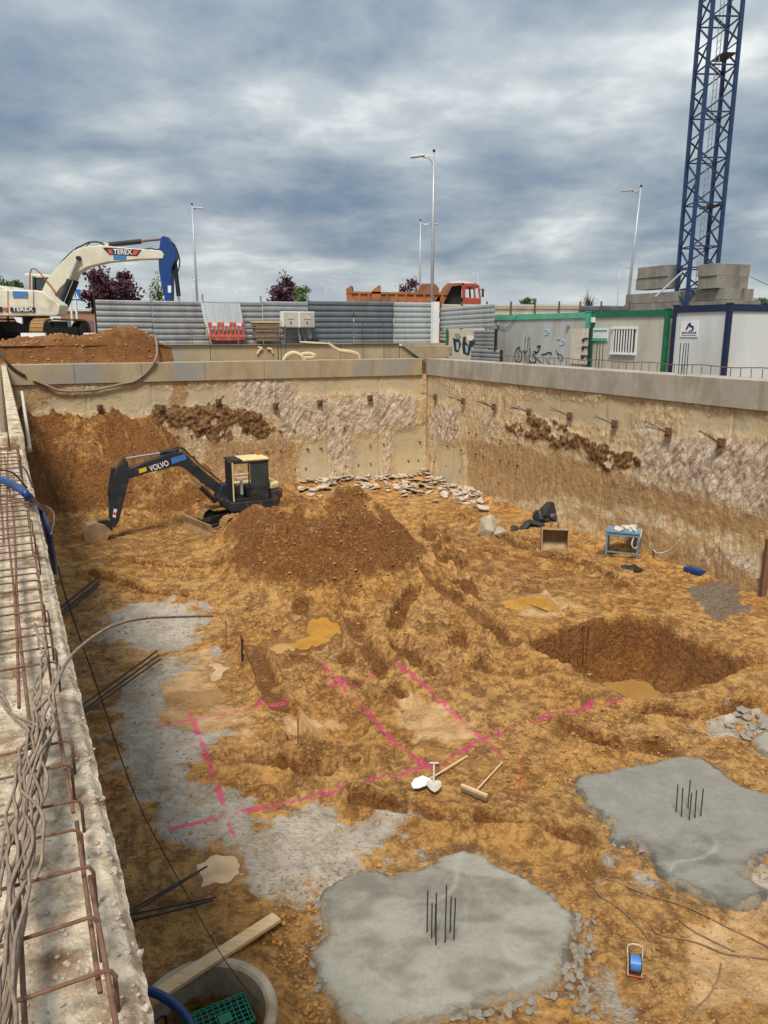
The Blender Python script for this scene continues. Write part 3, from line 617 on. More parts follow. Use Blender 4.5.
# ------------------------------------------------------------------ retaining walls
def wall_material():
    m = bpy.data.materials.new('pit_wall'); m.use_nodes = True; nt = m.node_tree; N = nt.nodes; L = nt.links
    b = N['Principled BSDF']; b.inputs['Roughness'].default_value = .9; b.inputs['Specular IOR Level'].default_value = .25
    tc = N.new('ShaderNodeTexCoord')
    def noise(s, d=8, dist=0., sc=(1, 1, 1), rot=0):
        mp = N.new('ShaderNodeMapping'); mp.inputs['Scale'].default_value = sc; mp.inputs['Rotation'].default_value = (0, rot, 0); L.new(tc.outputs['Object'], mp.inputs[0])
        mq = N.new('ShaderNodeMapping'); mq.inputs['Scale'].default_value = sc; mp.inputs['Scale'].default_value = (1, 1, 1); L.new(mp.outputs[0], mq.inputs[0]); mp = mq
        n = N.new('ShaderNodeTexNoise'); n.inputs['Scale'].default_value = s; n.inputs['Detail'].default_value = d
        n.inputs['Roughness'].default_value = .65; n.inputs['Distortion'].default_value = dist; L.new(mp.outputs[0], n.inputs['Vector']); return n.outputs['Fac']
    def mr(src, a, bb, c=0., d=1.):
        r = N.new('ShaderNodeMapRange'); r.inputs['From Min'].default_value = a; r.inputs['From Max'].default_value = bb
        r.inputs['To Min'].default_value = c; r.inputs['To Max'].default_value = d; L.new(src, r.inputs['Value']); return r.outputs[0]
    def mth(op, a, bb):
        n = N.new('ShaderNodeMath'); n.operation = op
        for i, v in enumerate((a, bb)):
            if isinstance(v, (int, float)): n.inputs[i].default_value = v
            else: L.new(v, n.inputs[i])
        return n.outputs[0]
    def mix(f, a, bb):
        n = N.new('ShaderNodeMix'); n.data_type = 'RGBA'; L.new(f, n.inputs['Factor'])
        for k, v in (('A', a), ('B', bb)):
            if isinstance(v, tuple): n.inputs[k].default_value = (*v, 1)
            else: L.new(v, n.inputs[k])
        return n.outputs['Result']
    a = N.new('ShaderNodeAttribute'); a.attribute_name = 'm1'; s = N.new('ShaderNodeSeparateColor'); L.new(a.outputs['Color'], s.inputs[0])
    rough, stain, soil, clean = s.outputs[0], s.outputs[1], s.outputs[2], a.outputs['Alpha']
    nb, nm, nf, nx = noise(.7), noise(2.6, 8, .5), noise(9, 8, .3), noise(34, 5)
    vs = noise(1.0, 8, .6, (4.0, 1, .6)); vf = noise(1.0, 8, 1.3, (7, 2, 2.2), R(6)); dg = noise(1.0, 8, .8, (7, 3, 2.2), R(-38))
    base = mix(mr(nm, .38, .62), (.60, .44, .24), (.46, .31, .15))
    base = mix(mr(vf, .48, .60, 0, .8), base, (.72, .60, .42))
    base = mix(mr(vs, .54, .68, 0, .65), base, (.36, .20, .08))
    base = mix(mr(nf, .58, .70, 0, .8), base, (.26, .14, .06))
    cl = mix(mr(nb, .4, .6), (.53, .41, .23), (.45, .37, .24)); cl = mix(mr(nf, .55, .75, 0, .45), cl, (.35, .26, .14)); cl = mix(mr(vs, .55, .7, 0, .45), cl, (.56, .50, .40))
    base = mix(mr(mth('ADD', clean, mth('MULTIPLY', mth('SUBTRACT', nf, .5), .6)), .35, .65), base, cl)
    rg = mix(mr(dg, .40, .58), (.27, .185, .13), (.74, .62, .48)); rg = mix(mr(nf, .56, .68, 0, .6), rg, (.38, .27, .18)); rg = mix(mr(nb, .45, .65, 0, .45), rg, (.56, .45, .30))
    base = mix(mr(mth('ADD', rough, mth('ADD', mth('MULTIPLY', mth('SUBTRACT', nf, .5), 1.3), mth('MULTIPLY', mth('SUBTRACT', nm, .5), 1.0))), .35, .75, 0, .92), base, rg)
    sn = mix(mr(vf, .4, .6), (.48, .29, .12), (.26, .13, .045))
    base = mix(mr(mth('ADD', stain, mth('ADD', mth('MULTIPLY', mth('SUBTRACT', vf, .5), 1.4), mth('MULTIPLY', mth('SUBTRACT', nf, .5), .6))), .50, 1.0, 0, .75), base, sn)
    so = mix(mr(nf, .4, .6), (.28, .155, .065), (.115, .058, .025))
    base = mix(mr(mth('ADD', soil, mth('MULTIPLY', mth('SUBTRACT', nf, .5), 1.2)), .4, .6), base, so)
    L.new(base, b.inputs['Base Color'])
    h = mth('ADD', mth('ADD', mth('MULTIPLY', nf, .06), mth('MULTIPLY', nx, .015)), mth('ADD', mth('MULTIPLY', vf, .06), mth('MULTIPLY', mth('MULTIPLY', dg, rough), .035)))
    bp = N.new('ShaderNodeBump'); bp.inputs['Distance'].default_value = 1.0; L.new(mth('MULTIPLY', h, mth('SUBTRACT', 1., mth('MULTIPLY', clean, .65))), bp.inputs['Height']); L.new(bp.outputs[0], b.inputs['Normal'])
    return m
WALLM = wall_material()
back = Pl(CR, PA)                                     # s negative to the left of the corner
right = Pl(CR, PA-math.pi/2)                           # s positive toward the camera
def wpoly(pl, pts): return [pl(*p) for p in pts]
def wall_face(pl, s0, s1, sgn, polys, root, seed):
    """sgn: side of the plane that faces the pit"""
    S, Z = np.meshgrid(np.arange(s0, s1, .045), np.arange(-.25, 4.83, .045))
    wob = .26*fbm(S, Z, 1.1, 5, seed, .62)+.16*fbm(S, Z, 4, 4, seed+1, .6)
    M = {}
    for k in ('rough', 'stain', 'soil', 'clean'):
        m = np.zeros(S.shape)
        for p in polys.get(k, []): m = np.maximum(m, sstep(-.16 if k != 'rough' else -.32, .18 if k != 'rough' else .36, sdpoly(S, Z, wpoly(pl, p))+wob))
        m = m*(1 if k != 'soil' else sstep(-.35, .15, fbm(S, Z, 2.0, 4, seed+12, .6)+.16)); M[k] = m*(.92 if k == 'rough' else 1)
    M['clean'] = M['clean']*(1-M['rough'])*(1-M['stain']*.6)
    joint = np.abs(((S/2.45) % 1)-.5)*2.45                 # 1.22 at the joint
    j = np.exp(-((joint-1.225)/.035)**2)
    d = .035*fbm(S, Z, .8, 3, seed+2)+.03*fbm(S*2.2, Z*.6, 1.6, 4, seed+3)*(1-.8*M['clean'])+.02*fbm(S, Z, 7, 3, seed+4)*(1-.8*M['clean'])
    d = d+M['rough']*(.02+.045*fbm(S*1.2+Z*.6, Z*.6-S*.2, 4.5, 3, seed+5))+M['soil']*(.04+.12*fbm(S, Z, 2.6, 5, seed+6, .62)+.06*fbm(S, Z, 9, 3, seed+8))-.03*j*(1-M['soil'])
    lip = sstep(1.5, 0, Z)*.10
    d = np.clip(d+lip, -.06, 1)
    st = np.clip(M['stain']+.25*sstep(4.83, 4.55, Z)*0+.55*sstep(.7, 0, Z+.2*wob*4)+.75*j, 0, 1)
    yy = sgn*(.0+d)
    o = gridmesh('wall_face', S, yy, Z, WALLM, {'m1': (M['rough'], st, M['soil'], M['clean'])}); o.parent = root
    return o
bpolys = {'rough': [[(235, 380), (293, 378), (295, 396), (330, 397), (392, 392), (416, 398), (414, 429), (361, 434), (340, 440), (340, 478), (330, 478), (328, 438), (295, 436), (280, 456), (276, 420), (235, 414)],
                    [(340, 434), (352, 434), (350, 482), (338, 482)], [(384, 434), (392, 430), (392, 478), (385, 478)]],
          'soil': [[(176, 409), (215, 404), (263, 412), (277, 427), (263, 440), (210, 441), (188, 430)], [(150, 405), (185, 408), (195, 425), (150, 425)]],
          'stain': [[(170, 380), (190, 378), (185, 405), (168, 405)], [(205, 440), (300, 440), (296, 480), (200, 485)], [(20, 388), (50, 388), (120, 396), (60, 398), (20, 420)], [(276, 425), (292, 440), (296, 490), (276, 490)]],
          'clean': [[(298, 438), (330, 438), (330, 485), (298, 490)], [(350, 434), (384, 436), (384, 480), (350, 482)], [(392, 430), (426, 425), (426, 478), (392, 478)], [(295, 378), (420, 376), (426, 395), (416, 398), (392, 392), (330, 396), (295, 396)], [(20, 392), (170, 386), (235, 386), (235, 412), (20, 412)]]}
rpolys = {'rough': [[(430, 412), (445, 404), (460, 410), (462, 435), (450, 445), (430, 440)], [(480, 415), (500, 420), (500, 440), (482, 430)], [(641, 440), (690, 437), (790, 440), (790, 515), (745, 508), (705, 494), (655, 478), (641, 470)], [(634, 415), (658, 420), (655, 447), (636, 440)], [(660, 540), (760, 555), (762, 585), (700, 560)], [(600, 480), (640, 475), (700, 500), (640, 492)]],
          'soil': [[(506, 424), (536, 418), (560, 424), (592, 437), (625, 452), (641, 462), (622, 472), (604, 474), (580, 452), (555, 446), (530, 440), (510, 438)]],
          'stain': [[(465, 440), (510, 440), (512, 500), (470, 492)], [(590, 470), (620, 478), (618, 520), (590, 505)], [(505, 440), (590, 460), (640, 480), (768, 520), (768, 545), (640, 510), (560, 500), (510, 500)], [(560, 500), (700, 540), (768, 580), (768, 612), (640, 560)]],
          'clean': [[(428, 378), (450, 384), (450, 400), (428, 408)], [(438, 440), (462, 445), (462, 488), (438, 480)], [(520, 395), (634, 402), (634, 436), (600, 430), (520, 415)], [(690, 408), (790, 422), (790, 440), (690, 432)]]}
def anchor(root, pl, px, py, sgn, up):
    s, z = pl(px, py)
    a = MB().box((s, sgn*.10, z), (.24, .05, .26)).box((s, sgn*.15, z), (.12, .06, .12)).build('anchor_plate', 'rust', root, bevel=.0056)
    m = MB()
    for k in range(random.randint(2, 4)):
        e = (s+random.uniform(-.1, .1)+up*.30, sgn*(.65+random.uniform(-.15, .1)), z+random.uniform(.12, .36))
        m.tube([(s+random.uniform(-.03, .03), sgn*.15, z+random.uniform(-.03, .03)), ((s+e[0])/2, sgn*.4, (z+e[2])/2+.02), e], .011, 5)
    o = m.build('anchor_strand', 'bar_dark', a)
# back wall
br = thing('retaining_wall', 'back retaining wall of the pit behind the small excavator', 'retaining wall', (CR[0], CR[1], 0), PA)
wall_face(back, -19.0, .02, -1, bpolys, br, 100)
MB().box((-9.2, .26, 2.2), (20.6, .44, 5.2)).build('wall_core', 'concrete_warm', br)
m = MB()
for i in range(8): m.box((-18.9+2.45*i+.2, .42, 5.17), (2.44, 1.0, .74))
cb = m.build('capping_beam', 'concrete_warm', br, bevel=.015)
for px, py in [(100, 408), (161, 408), (218, 402), (275, 406), (319, 403), (369, 398)]: anchor(br, back, px, py, -1, .2)
m = MB()
for s in np.arange(-12, -.4, .61):
    for z in (.9, 1.75, 2.6):
        if random.random() < .6: m.cyl((s+random.uniform(-.1, .1), -.08, z), (s, .02, z), .035, 8)
m.build('tie_hole', 'rust', br)
# right wall
rr_ = thing('retaining_wall', 'long right-hand retaining wall with scraped pink and ochre face', 'retaining wall', (CR[0], CR[1], 0), PA-math.pi/2)
wall_face(right, .0, 32.5, -1, rpolys, rr_, 200)
MB().box((16.0, .27, 2.2), (34.5, .44, 5.2)).build('wall_core', 'concrete_warm', rr_)
m = MB()
s = .0
while s < 31:
    L_ = 3.1; m.box((s+L_/2-.06+.0, .40, 5.17), (L_-.008, .94, .74)); s += L_
m.build('capping_beam', 'concrete', rr_, bevel=.015)
for px, py in [(437, 397), (465, 401), (496, 407), (531, 412), (572, 416), (617, 424), (671, 432), (724, 443)]: anchor(rr_, right, px, py, -1, -1.2)
for s, z in [(right(815, 460)), (right(900, 480))]:
    pass
m = MB()
for s in np.arange(.8, 8, .61):
    for z in (.9, 1.8, 2.6):
        if random.random() < .5: m.cyl((s, -.08, z), (s, .02, z), .035, 8)
m.build('tie_hole', 'rust', rr_)
# near wall (behind the camera) closes the pit
nr = thing('retaining_wall', 'near retaining wall below the camera closing the pit', 'retaining wall', (*UW(-8.5, -35.2), 0), PA)
MB().box((0, -.3, 2.6), (22, .6, 5.9)).build('wall_face', 'concrete_warm', nr)
# left wall with its unfinished beam
lr = thing('retaining_wall', 'left retaining wall with exposed stirrups on its broken beam top', 'retaining wall', (LW0[0], LW0[1], 0), LWA)
ln = 1                                               # outside of the pit is +n here
sL = lambda Y_: Y_/lw.d[1]
sA, sM, sE = sL(-3.5), sL(8.9), sL(28.6)
MB().box(((sA+sE)/2, .40, 2.4), (sE-sA, .76, 5.3)).build('wall_face', 'concrete_warm', lr)
ZL = 5.36
S, T = np.meshgrid(np.concatenate([np.arange(sA, .5, .1), np.arange(.5, 3.2, .0068), np.arange(3.2, sM+.01, .03)]), np.concatenate([np.arange(0, .62, .0068), np.arange(.62, 1.4, .05)]))
zz = .004*fbm(S, T, 6, 4, 301)+.008*fbm(S, T, 26, 4, 302, .65)
edge_in = .006*fbm(S*0+S, T*0, 4, 4, 305)+.004*fbm(S, T*0, 22, 2, 306)
zz = zz-.035*sstep(.03, 0, T)*(.4+vnoise(S, T*0, 14, 5))
lb = gridmesh('capping_beam', S, T+edge_in*sstep(.2, 0, T), ZL+zz, 'beam_top'); lb.parent = lr
m = MB(); m.box(((sA+sM)/2, .70, 4.98), (sM-sA, 1.36, .70)); m.build('beam_body', 'beam_top', lr)
# finished far part of the left beam, one step higher
m = MB(); m.box(((sM+sE)/2, .07, 5.17), (sE-sM, .16, .74)); m.box((sM+.25, .75, 5.15), (.5, 1.18, .75)); m.box(((sM+sE)/2, .75, 4.95), (sE-sM, 1.18, .7)); m.build('beam_upstand', 'beam_top', lr, bevel=.02)
m = MB(); m.box(((sM+sE)/2+.4, .42, 5.33), (sE-sM-1, .05, .10)); m.box(((sM+sE)/2+.4, .22, 5.335), (sE-sM-1, .06, .07)); m.build('formwork_board', 'wood_old', lr)
def stir(s, t0=.075, wdt=.52, h=.115, tilt=0.):
    z0 = ZL-.03; a = (s+tilt*.3, t0, z0); r = .02; zt = ZL+h
    pts = [a, (s, t0, zt-r), (s, t0+r*.3, zt-r*.3), (s, t0+r, zt), (s+tilt, t0+wdt-r, zt+random.uniform(-.01, .01)), (s+tilt, t0+wdt-r*.3, zt-r*.3), (s+tilt, t0+wdt, zt-r), (s+tilt, t0+wdt, z0)]
    MB().tube(pts, .0046, 6).build('stirrup', 'rust', lb, smooth=True)
k = 0; s = sL(1.03)
while s < sM-.25:
    Y_ = s*lw.d[1]
    if not (2.30 < Y_ < 2.62): stir(s+random.uniform(-.012, .012), .075+random.uniform(-.012, .012), .52, .115+random.uniform(-.015, .01), random.uniform(-.03, .03))
    s += .160
def lbar(t, y0, y1, z, r, wav=.008, mt='rust', nm='rebar'):
    pts = []; s = sL(y0); ph = random.uniform(0, 6)
    while s < sL(y1): pts.append((s, t+wav*math.sin(s*1.7+ph), ZL+z+wav*.6*math.sin(s*2.3+ph))); s += .12
    MB().tube(pts, r, 7).build(nm, mt, lb, smooth=True)
for t, y0, y1, z, r in [(.088, .95, 1.62, .098, .0058), (.092, 1.85, 4.4, .095, .0058), (.085, 4.3, 8.6, .095, .0058), (.095, 1.3, 1.9, .08, .0058), (.24, .95, 1.68, .098, .0058), (.185, 2.25, 8.6, .10, .0068), (.21, 2.5, 8.0, .098, .0062), (.30, 2.7, 8.7, .10, .0068), (.335, 1.7, 5, .098, .0056), (.38, .95, 8.7, .10, .0062), (.46, .95, 8.7, .10, .0062), (.59, .95, 8.7, .10, .0062), (.25, 4.6, 8.6, .10, .0056)]:
    lbar(t, y0, y1, z, r)
# pebbles of the broken concrete
m = MB()
for _ in range(1500):
    Y_ = 1.0+3.2*random.random()**1.6; t = random.uniform(.012, .6); s = sL(Y_); q = random.uniform(.004, .014)
    m.rock((s, t, ZL+q*.1), (q, q, q*.7), random.random())
for _ in range(22):
    Y_ = 1.0+4*random.random()**1.3; t = abs(random.gauss(.012, .03)); s = sL(Y_); q = random.uniform(.006, .018)
    m.rock((s, t-.004, ZL-.004), (q, q, q*.8), random.random())
o = m.build('beam_gravel', mat('gravel', (.50, .44, .36), (.30, .25, .20), .9, 14), lb); tag(o, kind='stuff')
# bundles of twisted anchor strand lying on the bars
def twisted(pix, z, nrope, r, amp, seed, label, rt=.0058):
    rr2 = random.Random(seed); pts = smooth([G(a, b, ZL+z) for a, b in pix], 16)
    dn = Vector((lw.n[0], lw.n[1], 0)); root = None; m = MB(); tot = 0
    for j in range(nrope):
        ph = 2*math.pi*j/nrope; out = []; acc = 0
        for i, p in enumerate(pts):
            if i: acc += (pts[i]-pts[i-1]).length
            g = ph+acc*2*math.pi/.27+.5*math.sin(acc*7+j)
            out.append(p+dn*(math.cos(g)*rt)+Vector((0, 0, math.sin(g)*rt))+dn*amp*2.5*math.sin(acc*(7+j*.7)+seed+j)+Vector((0, 0, amp*math.sin(acc*11+j))))
        m.tube(out, r, 5)
    return solo(m, 'steel_strand', 'strand', label, 'steel strand', 'twisted strands on the left beam', smooth=True)
twisted([(36, 625), (43, 655), (38, 690), (36, 720), (30, 750), (26, 800), (14, 850), (10, 900), (4, 960), (-4, 1030)], .15, 3, .0046, .004, 1, 'middle twisted steel strand, running the whole length of the bundle on the left beam')
twisted([(58, 668), (48, 700), (50, 722), (42, 760), (38, 800), (28, 840), (20, 890), (12, 940), (6, 1000), (2, 1035)], .16, 3, .0046, .006, 2, 'right-hand twisted steel strand of the bundle, bulging toward the pit')
twisted([(-4, 690), (8, 712), (24, 722), (34, 730), (24, 755), (14, 800), (4, 850), (-6, 900)], .15, 3, .0044, .004, 3, 'left-hand twisted steel strand of the bundle, entering from the left')
twisted([(46, 712), (42, 740), (32, 780), (40, 825), (30, 860), (20, 880)], .17, 2, .0044, .010, 4, 'short kinked steel strand end in the middle of the bundle')
twisted([(40, 700), (46, 730), (36, 790), (24, 850), (18, 905), (14, 960), (8, 1035)], .14, 3, .0046, .005, 6, 'lowest twisted steel strand, half buried under the others of the bundle')
m = MB(); m.tube(smooth([(*G(34, 712, ZL+.15)[:2], ZL+.15), (*G(52, 692, ZL+.16)[:2], ZL+.16), (*G(72, 655, ZL+.15)[:2], ZL+.15), lw.w(0) and (*P(108, 628, 3.2)[:2], P(108, 628, 3.2)[2]), P(140, 619, 3.5), P(172, 617, 3.8), P(212, 616, 4.2)], 8), .007, 6)
solo(m, 'steel_strand', 'strand', 'single bent steel strand sticking out from the left beam over the pit', 'steel strand', smooth=True)
for i, (a, b, lab) in enumerate([((0, 470), (27, 488), 'thin bent bar crossing the left beam above the blue hose'), ((20, 465), (33, 488), 'short rusty bar leaning over the left beam edge')]):
    p, q = Vector(G(*a, ZL+.3)), Vector(G(*b, ZL+.12)); solo(MB().tube(smooth([p, (p+q)/2+Vector((0, 0, .05)), q], 5), .007, 6), 'steel_bar', 'bar_dark', lab, 'steel bar')
# thin wire loop over the edge
m = MB(); m.tube(smooth([G(0, 500, ZL+.15), G(25, 503, ZL+.17), P(45, 506, 5.6), P(53, 512, 5.5), P(54, 522, 5.4), P(51, 535, 5.3)], 6), .006, 5)
solo(m, 'steel_bar', 'rust', 'thin rusty bar curling over the blue hose into the pit', 'steel bar')
# blue hose over the edge
def lwp(px, py, off):                                   # point on a plane parallel to the left wall, inside the pit
    q = Pl(lw.w(0, -off), LWA); s_, z_ = q(px, py); x_, y_ = q.w(s_); return (x_, y_, z_)
m = MB(); m.tube(smooth([G(-12, 478, ZL+.16), G(5, 481, ZL+.17), G(18, 488, ZL+.15), G(29, 497, ZL+.12), lwp(40, 510, .05), lwp(48, 530, .08), lwp(52, 552, .10), lwp(55, 572, .12)], 7), .030, 10)
solo(m, 'hose', 'blue_hose', 'thick blue hose draped over the left beam edge', 'hose', smooth=True)
m = MB(); m.tube(smooth([G(120, 985, .3), G(152, 992, .32), G(172, 1003, .34), G(188, 1020, .3), G(200, 1050, .25)], 7), .045, 10)
solo(m, 'hose', 'blue_hose', 'blue hose end beside the concrete ring at the bottom', 'hose', smooth=True)
# white pole leaning in the corner, timber by the left beam
a = lwp(22, 392, .18); b = lwp(30, 450, .12)
solo(MB().tube([a, b], .028, 8), 'pole', 'white_dirty', 'pale upright pole standing against the left beam', 'pole')
# string
pp = [(58, 566, 4.3), (67, 600, 4.45), (100, 695, 4.9), (137, 800, 5.4), (180, 882, 5.9), (226, 962, 6.3), (258, 1001, 6.6), (300, 1030, 6.9)]
solo(MB().tube(smooth([P(*q) for q in pp], 5), .0046, 5), 'cord', 'dark_string', 'black cord stretched from the left beam down to the concrete ring', 'cord')
# ------------------------------------------------------------------ ground around the pit
ZR, ZS = 5.0, 6.2
def zout(u, w):
    side = np.clip((u-6.5)/4, 0, 1)
    z = np.where((u > 0) & (w < 1.2), ZR+(ZS-ZR)*side, ZS)
    return z
cu_ = np.array([-700, -300, -120, -60, -40, -30, -25, -18.6, -12, -6, -1, .87, 2, 4, 6.5, 8.5, 10.5, 14, 20, 30, 45, 70, 130, 300, 800], float)
cw_ = np.array([-700, -300, -100, -60, -36, -30, -24, -18, -12, -6, -2, .9, 1.25, 3, 6, 10, 15, 22, 32, 50, 80, 150, 300, 600, 1500], float)
U, W = np.meshgrid(cu_, cw_)
Zo = zout(U, W) + np.where((U < -18) & (W < .9), -1.6, 0)
inside = (U > -18.5) & (U < .8) & (W > -35.5) & (W < .85)
X = CR[0]+U*eu[0]+W*ew[0]; Y = CR[1]+U*eu[1]+W*ew[1]
ii = (U[:-1, :-1] >= -18.7) & (U[1:, 1:] <= .9) & (W[:-1, :-1] >= -36.1) & (W[1:, 1:] <= .91)
ny, nx = U.shape; idx = np.arange(ny*nx).reshape(ny, nx)
m = MB(); m.v = [tuple(v) for v in np.stack([X, Y, Zo], -1).reshape(-1, 3)]
m.f = [(int(idx[j, i]), int(idx[j, i+1]), int(idx[j+1, i+1]), int(idx[j+1, i])) for j in range(ny-1) for i in range(nx-1) if not ii[j, i]]
o = m.build('street_ground', 'street'); o['kind'] = 'structure'
# low ledge wall behind the capping beam
m = MB()
for i in range(6): m.box((-17.1+2.9*i+.2, 1.15, 5.84), (2.88, .3, .69))
m.box((.62, 1.16, 5.80), (3.1, .3, .58))
lg = m.build('ledge_wall', 'concrete_warm', bevel=.02); lg.location = (CR[0], CR[1], 0); lg.rotation_euler = (0, 0, PA); tag(lg, 'low concrete ledge wall running behind the back capping beam', 'low wall')
# heap of soil on the ledge, left
lp = [P(a, b, 31.5)[:2] for a, b in [(-40, 350), (0, 350), (60, 350), (110, 350), (160, 352)]]
U, W = np.meshgrid(np.arange(-19.5, -11.2, .07), np.arange(.50, 4.3, .07))
X = CR[0]+U*eu[0]+W*ew[0]; Y = CR[1]+U*eu[1]+W*ew[1]
n_ = fbm(X, Y, .9, 4, 400); hh = (.13+.60*np.exp(-((U+12.9)/.9)**2)+.22*np.exp(-((U+15.3)/1.2)**2)+.30*n_+.12*fbm(X, Y, 4, 4, 401))
env = sstep(.5, 1.0, W)*sstep(4.3, 2.6, W)*sstep(-11.2, -12.1, U)
Zh = ZB-.06+ (ZS-ZB)*sstep(.75, 1.05, W)+hh*env
sh = gridmesh('soil_heap', X, Y, Zh, 'soil'); tag(sh, 'low heap of brown soil spilling over the back beam at left', 'soil heap')
m = MB(); q = random.Random(3)
for _ in range(700):
    i = q.randrange(U.shape[0]); j = q.randrange(U.shape[1]); s = q.uniform(.03, .13)
    if env[i, j] > .1: m.rock((X[i, j], Y[i, j], Zh[i, j]+s*.1), (s, s, s*.7), q.random())
tag(m.build('heap_clods', 'clod'), kind='stuff', label='clods on the soil heap behind the back beam')

# ------------------------------------------------------------------ hoarding of corrugated sheet
hoard = Pl((2.2, 38.2), PA)
def corr(s0, s1, z0, z1, n, amp=.035, tilt=0.0, y=0.0):
    m = MB(); pts = []
    for i in range(n):
        a, b = i/n, (i+1)/n; h = z1-z0
        pts += [(y, z0+h*(a+.06/n)), (y-amp, z0+h*(a+.22/n)), (y-amp, z0+h*(a+.62/n)), (y, z0+h*(a+.80/n))]
    vs = []; k = len(pts)
    for s in (s0, s1):
        for (yy, zz) in pts: vs.append((s, yy, zz+(tilt*(s-s0))))
    for s in (s0, s1):
        for (yy, zz) in pts: vs.append((s, yy+.004, zz+(tilt*(s-s0))))
    fs = [(i, i+1, k+i+1, k+i) for i in range(k-1)]+[(2*k+i, 3*k+i, 3*k+i+1, 2*k+i+1) for i in range(k-1)]
    return m.add(vs, fs)
fen = thing('hoarding', 'grey corrugated sheet hoarding along the back of the pit', 'fence', (2.2, 38.2, ZS), PA)
sx = [hoard(px, 320)[0] for px in (96, 152, 204, 262, 308, 353, 393, 432)]
mats_ = ['zinc', 'zinc', 'zinc', 'zinc', 'zinc_dark', 'zinc_dark', 'zinc_light']
tops = [hoard(px, y)[1]-ZS for px, y in [(96, 298), (152, 300), (204, 300), (262, 301), (308, 300), (353, 300), (393, 301), (432, 302)]]
for i in range(7):
    h = (tops[i]+tops[i+1])/2
    corr(sx[i]+.03, sx[i+1]-.0, -.05 if i else .0, h, 8, .04, tilt=random.uniform(-.006, .006), y=-.012*(i % 2)).build('sheet_panel', mats_[i], fen)
for i in range(8):
    MB().box((sx[i], .07, 1.0), (.06, .08, 2.15+random.uniform(-.1, .1))).build('post', 'black' if i == 0 else 'zinc', fen)
m = MB(); m.box(((sx[0]+sx[7])/2, .10, 1.75), (sx[7]-sx[0], .05, .05)); m.box(((sx[0]+sx[7])/2, .10, .35), (sx[7]-sx[0], .05, .05)); m.build('rail', 'zinc_dark', fen)
fen = thing('hoarding', 'beige corrugated hoarding with red posts behind the site cabins', 'fence', (2.2, 38.2, ZS), PA)
sx = [hoard(px, 310)[0] for px in (440, 461, 486, 510, 534, 558, 579, 600, 628)]
for i in range(8):
    z1 = hoard((440, 461, 486, 510, 534, 558, 579, 600, 628)[i], 302.5 if i < 6 else 304)[1]-ZS
    corr(sx[i]+.02, sx[i+1], -.02, z1, 5, .035, y=-.01*(i % 2)).build('sheet_panel', 'fence_beige' if i < 6 else 'zinc_dark', fen)
for i in range(9): MB().box((sx[i], -.08, 1.0), (.07, .07, 2*(hoard((440, 461, 486, 510, 534, 558, 579, 600, 628)[i], 301.5)[1]-ZS-1.0))).build('post', 'rust', fen)
# grey site panels at the corner of the pit, facing it
cab = Pl((10.04, 23), PA-math.pi/2)                    # plane of the cabins
cn = Pl(UW(1.7, 0), PA-math.pi/2)
fen = thing('hoarding', 'grey corrugated panels standing on a graffiti board at the far corner', 'fence', (*UW(1.7, 0), ZR), PA-math.pi/2)
a = cn(440, 303); b = cn(496, 303); c = cn(440, 328); e = cn(496, 327)
zt0, zt1 = a[1]-ZR, b[1]-ZR+.02
def sheet(pl, x0, x1, y0, y1, n, mt, par, amp=.035, tilt=0, yy=0.):
    A = pl(x0, (y0+y1)/2); B = pl(x1, (y0+y1)/2); z0 = pl((x0+x1)/2, y1)[1]-par.location.z; z1 = pl((x0+x1)/2, y0)[1]-par.location.z
    return corr(A[0], B[0], z0, z1, n, amp, tilt=tilt, y=yy).build('sheet_panel', mt, par)
sheet(cn, 441, 495, 305.5, 329, 5, 'zinc_light', fen, tilt=.012)
sheet(cn, 475, 497, 329.5, 349, 5, 'zinc', fen, yy=-.03); sheet(cn, 473, 503, 349, 361, 3, 'zinc', fen, yy=-.08)
sheet(cn, 434, 450, 330, 341, 3, 'fence_beige', fen, yy=.05)
for px, y0, y1, mt in [(448.5, 329, 362, 'green_frame'), (497.5, 329, 352, 'black'), (503, 350, 364, 'black')]:
    A = cn(px, (y0+y1)/2); z0 = cn(px, y1)[1]-ZR; z1 = cn(px, y0)[1]-ZR
    MB().box((A[0], -.09, (z0+z1)/2), (.09, .09, z1-z0)).build('post', mt, fen)
A, B = cn(450, 345), cn(474, 345); z0, z1 = cn(462, 359)[1]-ZR, cn(462, 329.5)[1]-ZR
gb = MB().box(((A[0]+B[0])/2, -.04, (z0+z1)/2), (B[0]-A[0], .04, z1-z0)).build('graffiti_board', 'white_dirty', fen)
def blob(pl, pts, root, y, mt, name, th=.006, zref=None):
    q = [pl(a, b) for a, b in pts]; m = MB()
    m.prism([(s, z-root.location.z) for s, z in q], y, y-th); return m.build(name, mt, root)
def zc(pts): return [(440+a/9.6, 320+b/9.6) for a, b in pts]
for k, (pts, mt) in enumerate([([(135, 170), (150, 300), (190, 310), (215, 230), (200, 190), (160, 180)], 'graff_black'), ([(165, 215), (170, 285), (190, 290), (195, 215)], 'graff_blue'), ([(225, 240), (235, 320), (290, 340), (310, 270), (260, 210), (260, 160), (235, 160)], 'graff_black'),
      ([(255, 240), (260, 310), (280, 315), (285, 250)], 'graff_blue'), ([(300, 180), (330, 170), (350, 220), (320, 260), (290, 250)], 'graff_black'), ([(150, 130), (180, 125), (215, 150), (205, 180), (170, 170)], 'graff_green'), ([(270, 150), (300, 140), (340, 160), (330, 195), (285, 200)], 'white'), ([(100, 260), (130, 250), (128, 330), (102, 330)], 'graff_green')]):
    blob(cn, zc(pts), fen, -.064-.003*k, mt, 'graffiti', .003)
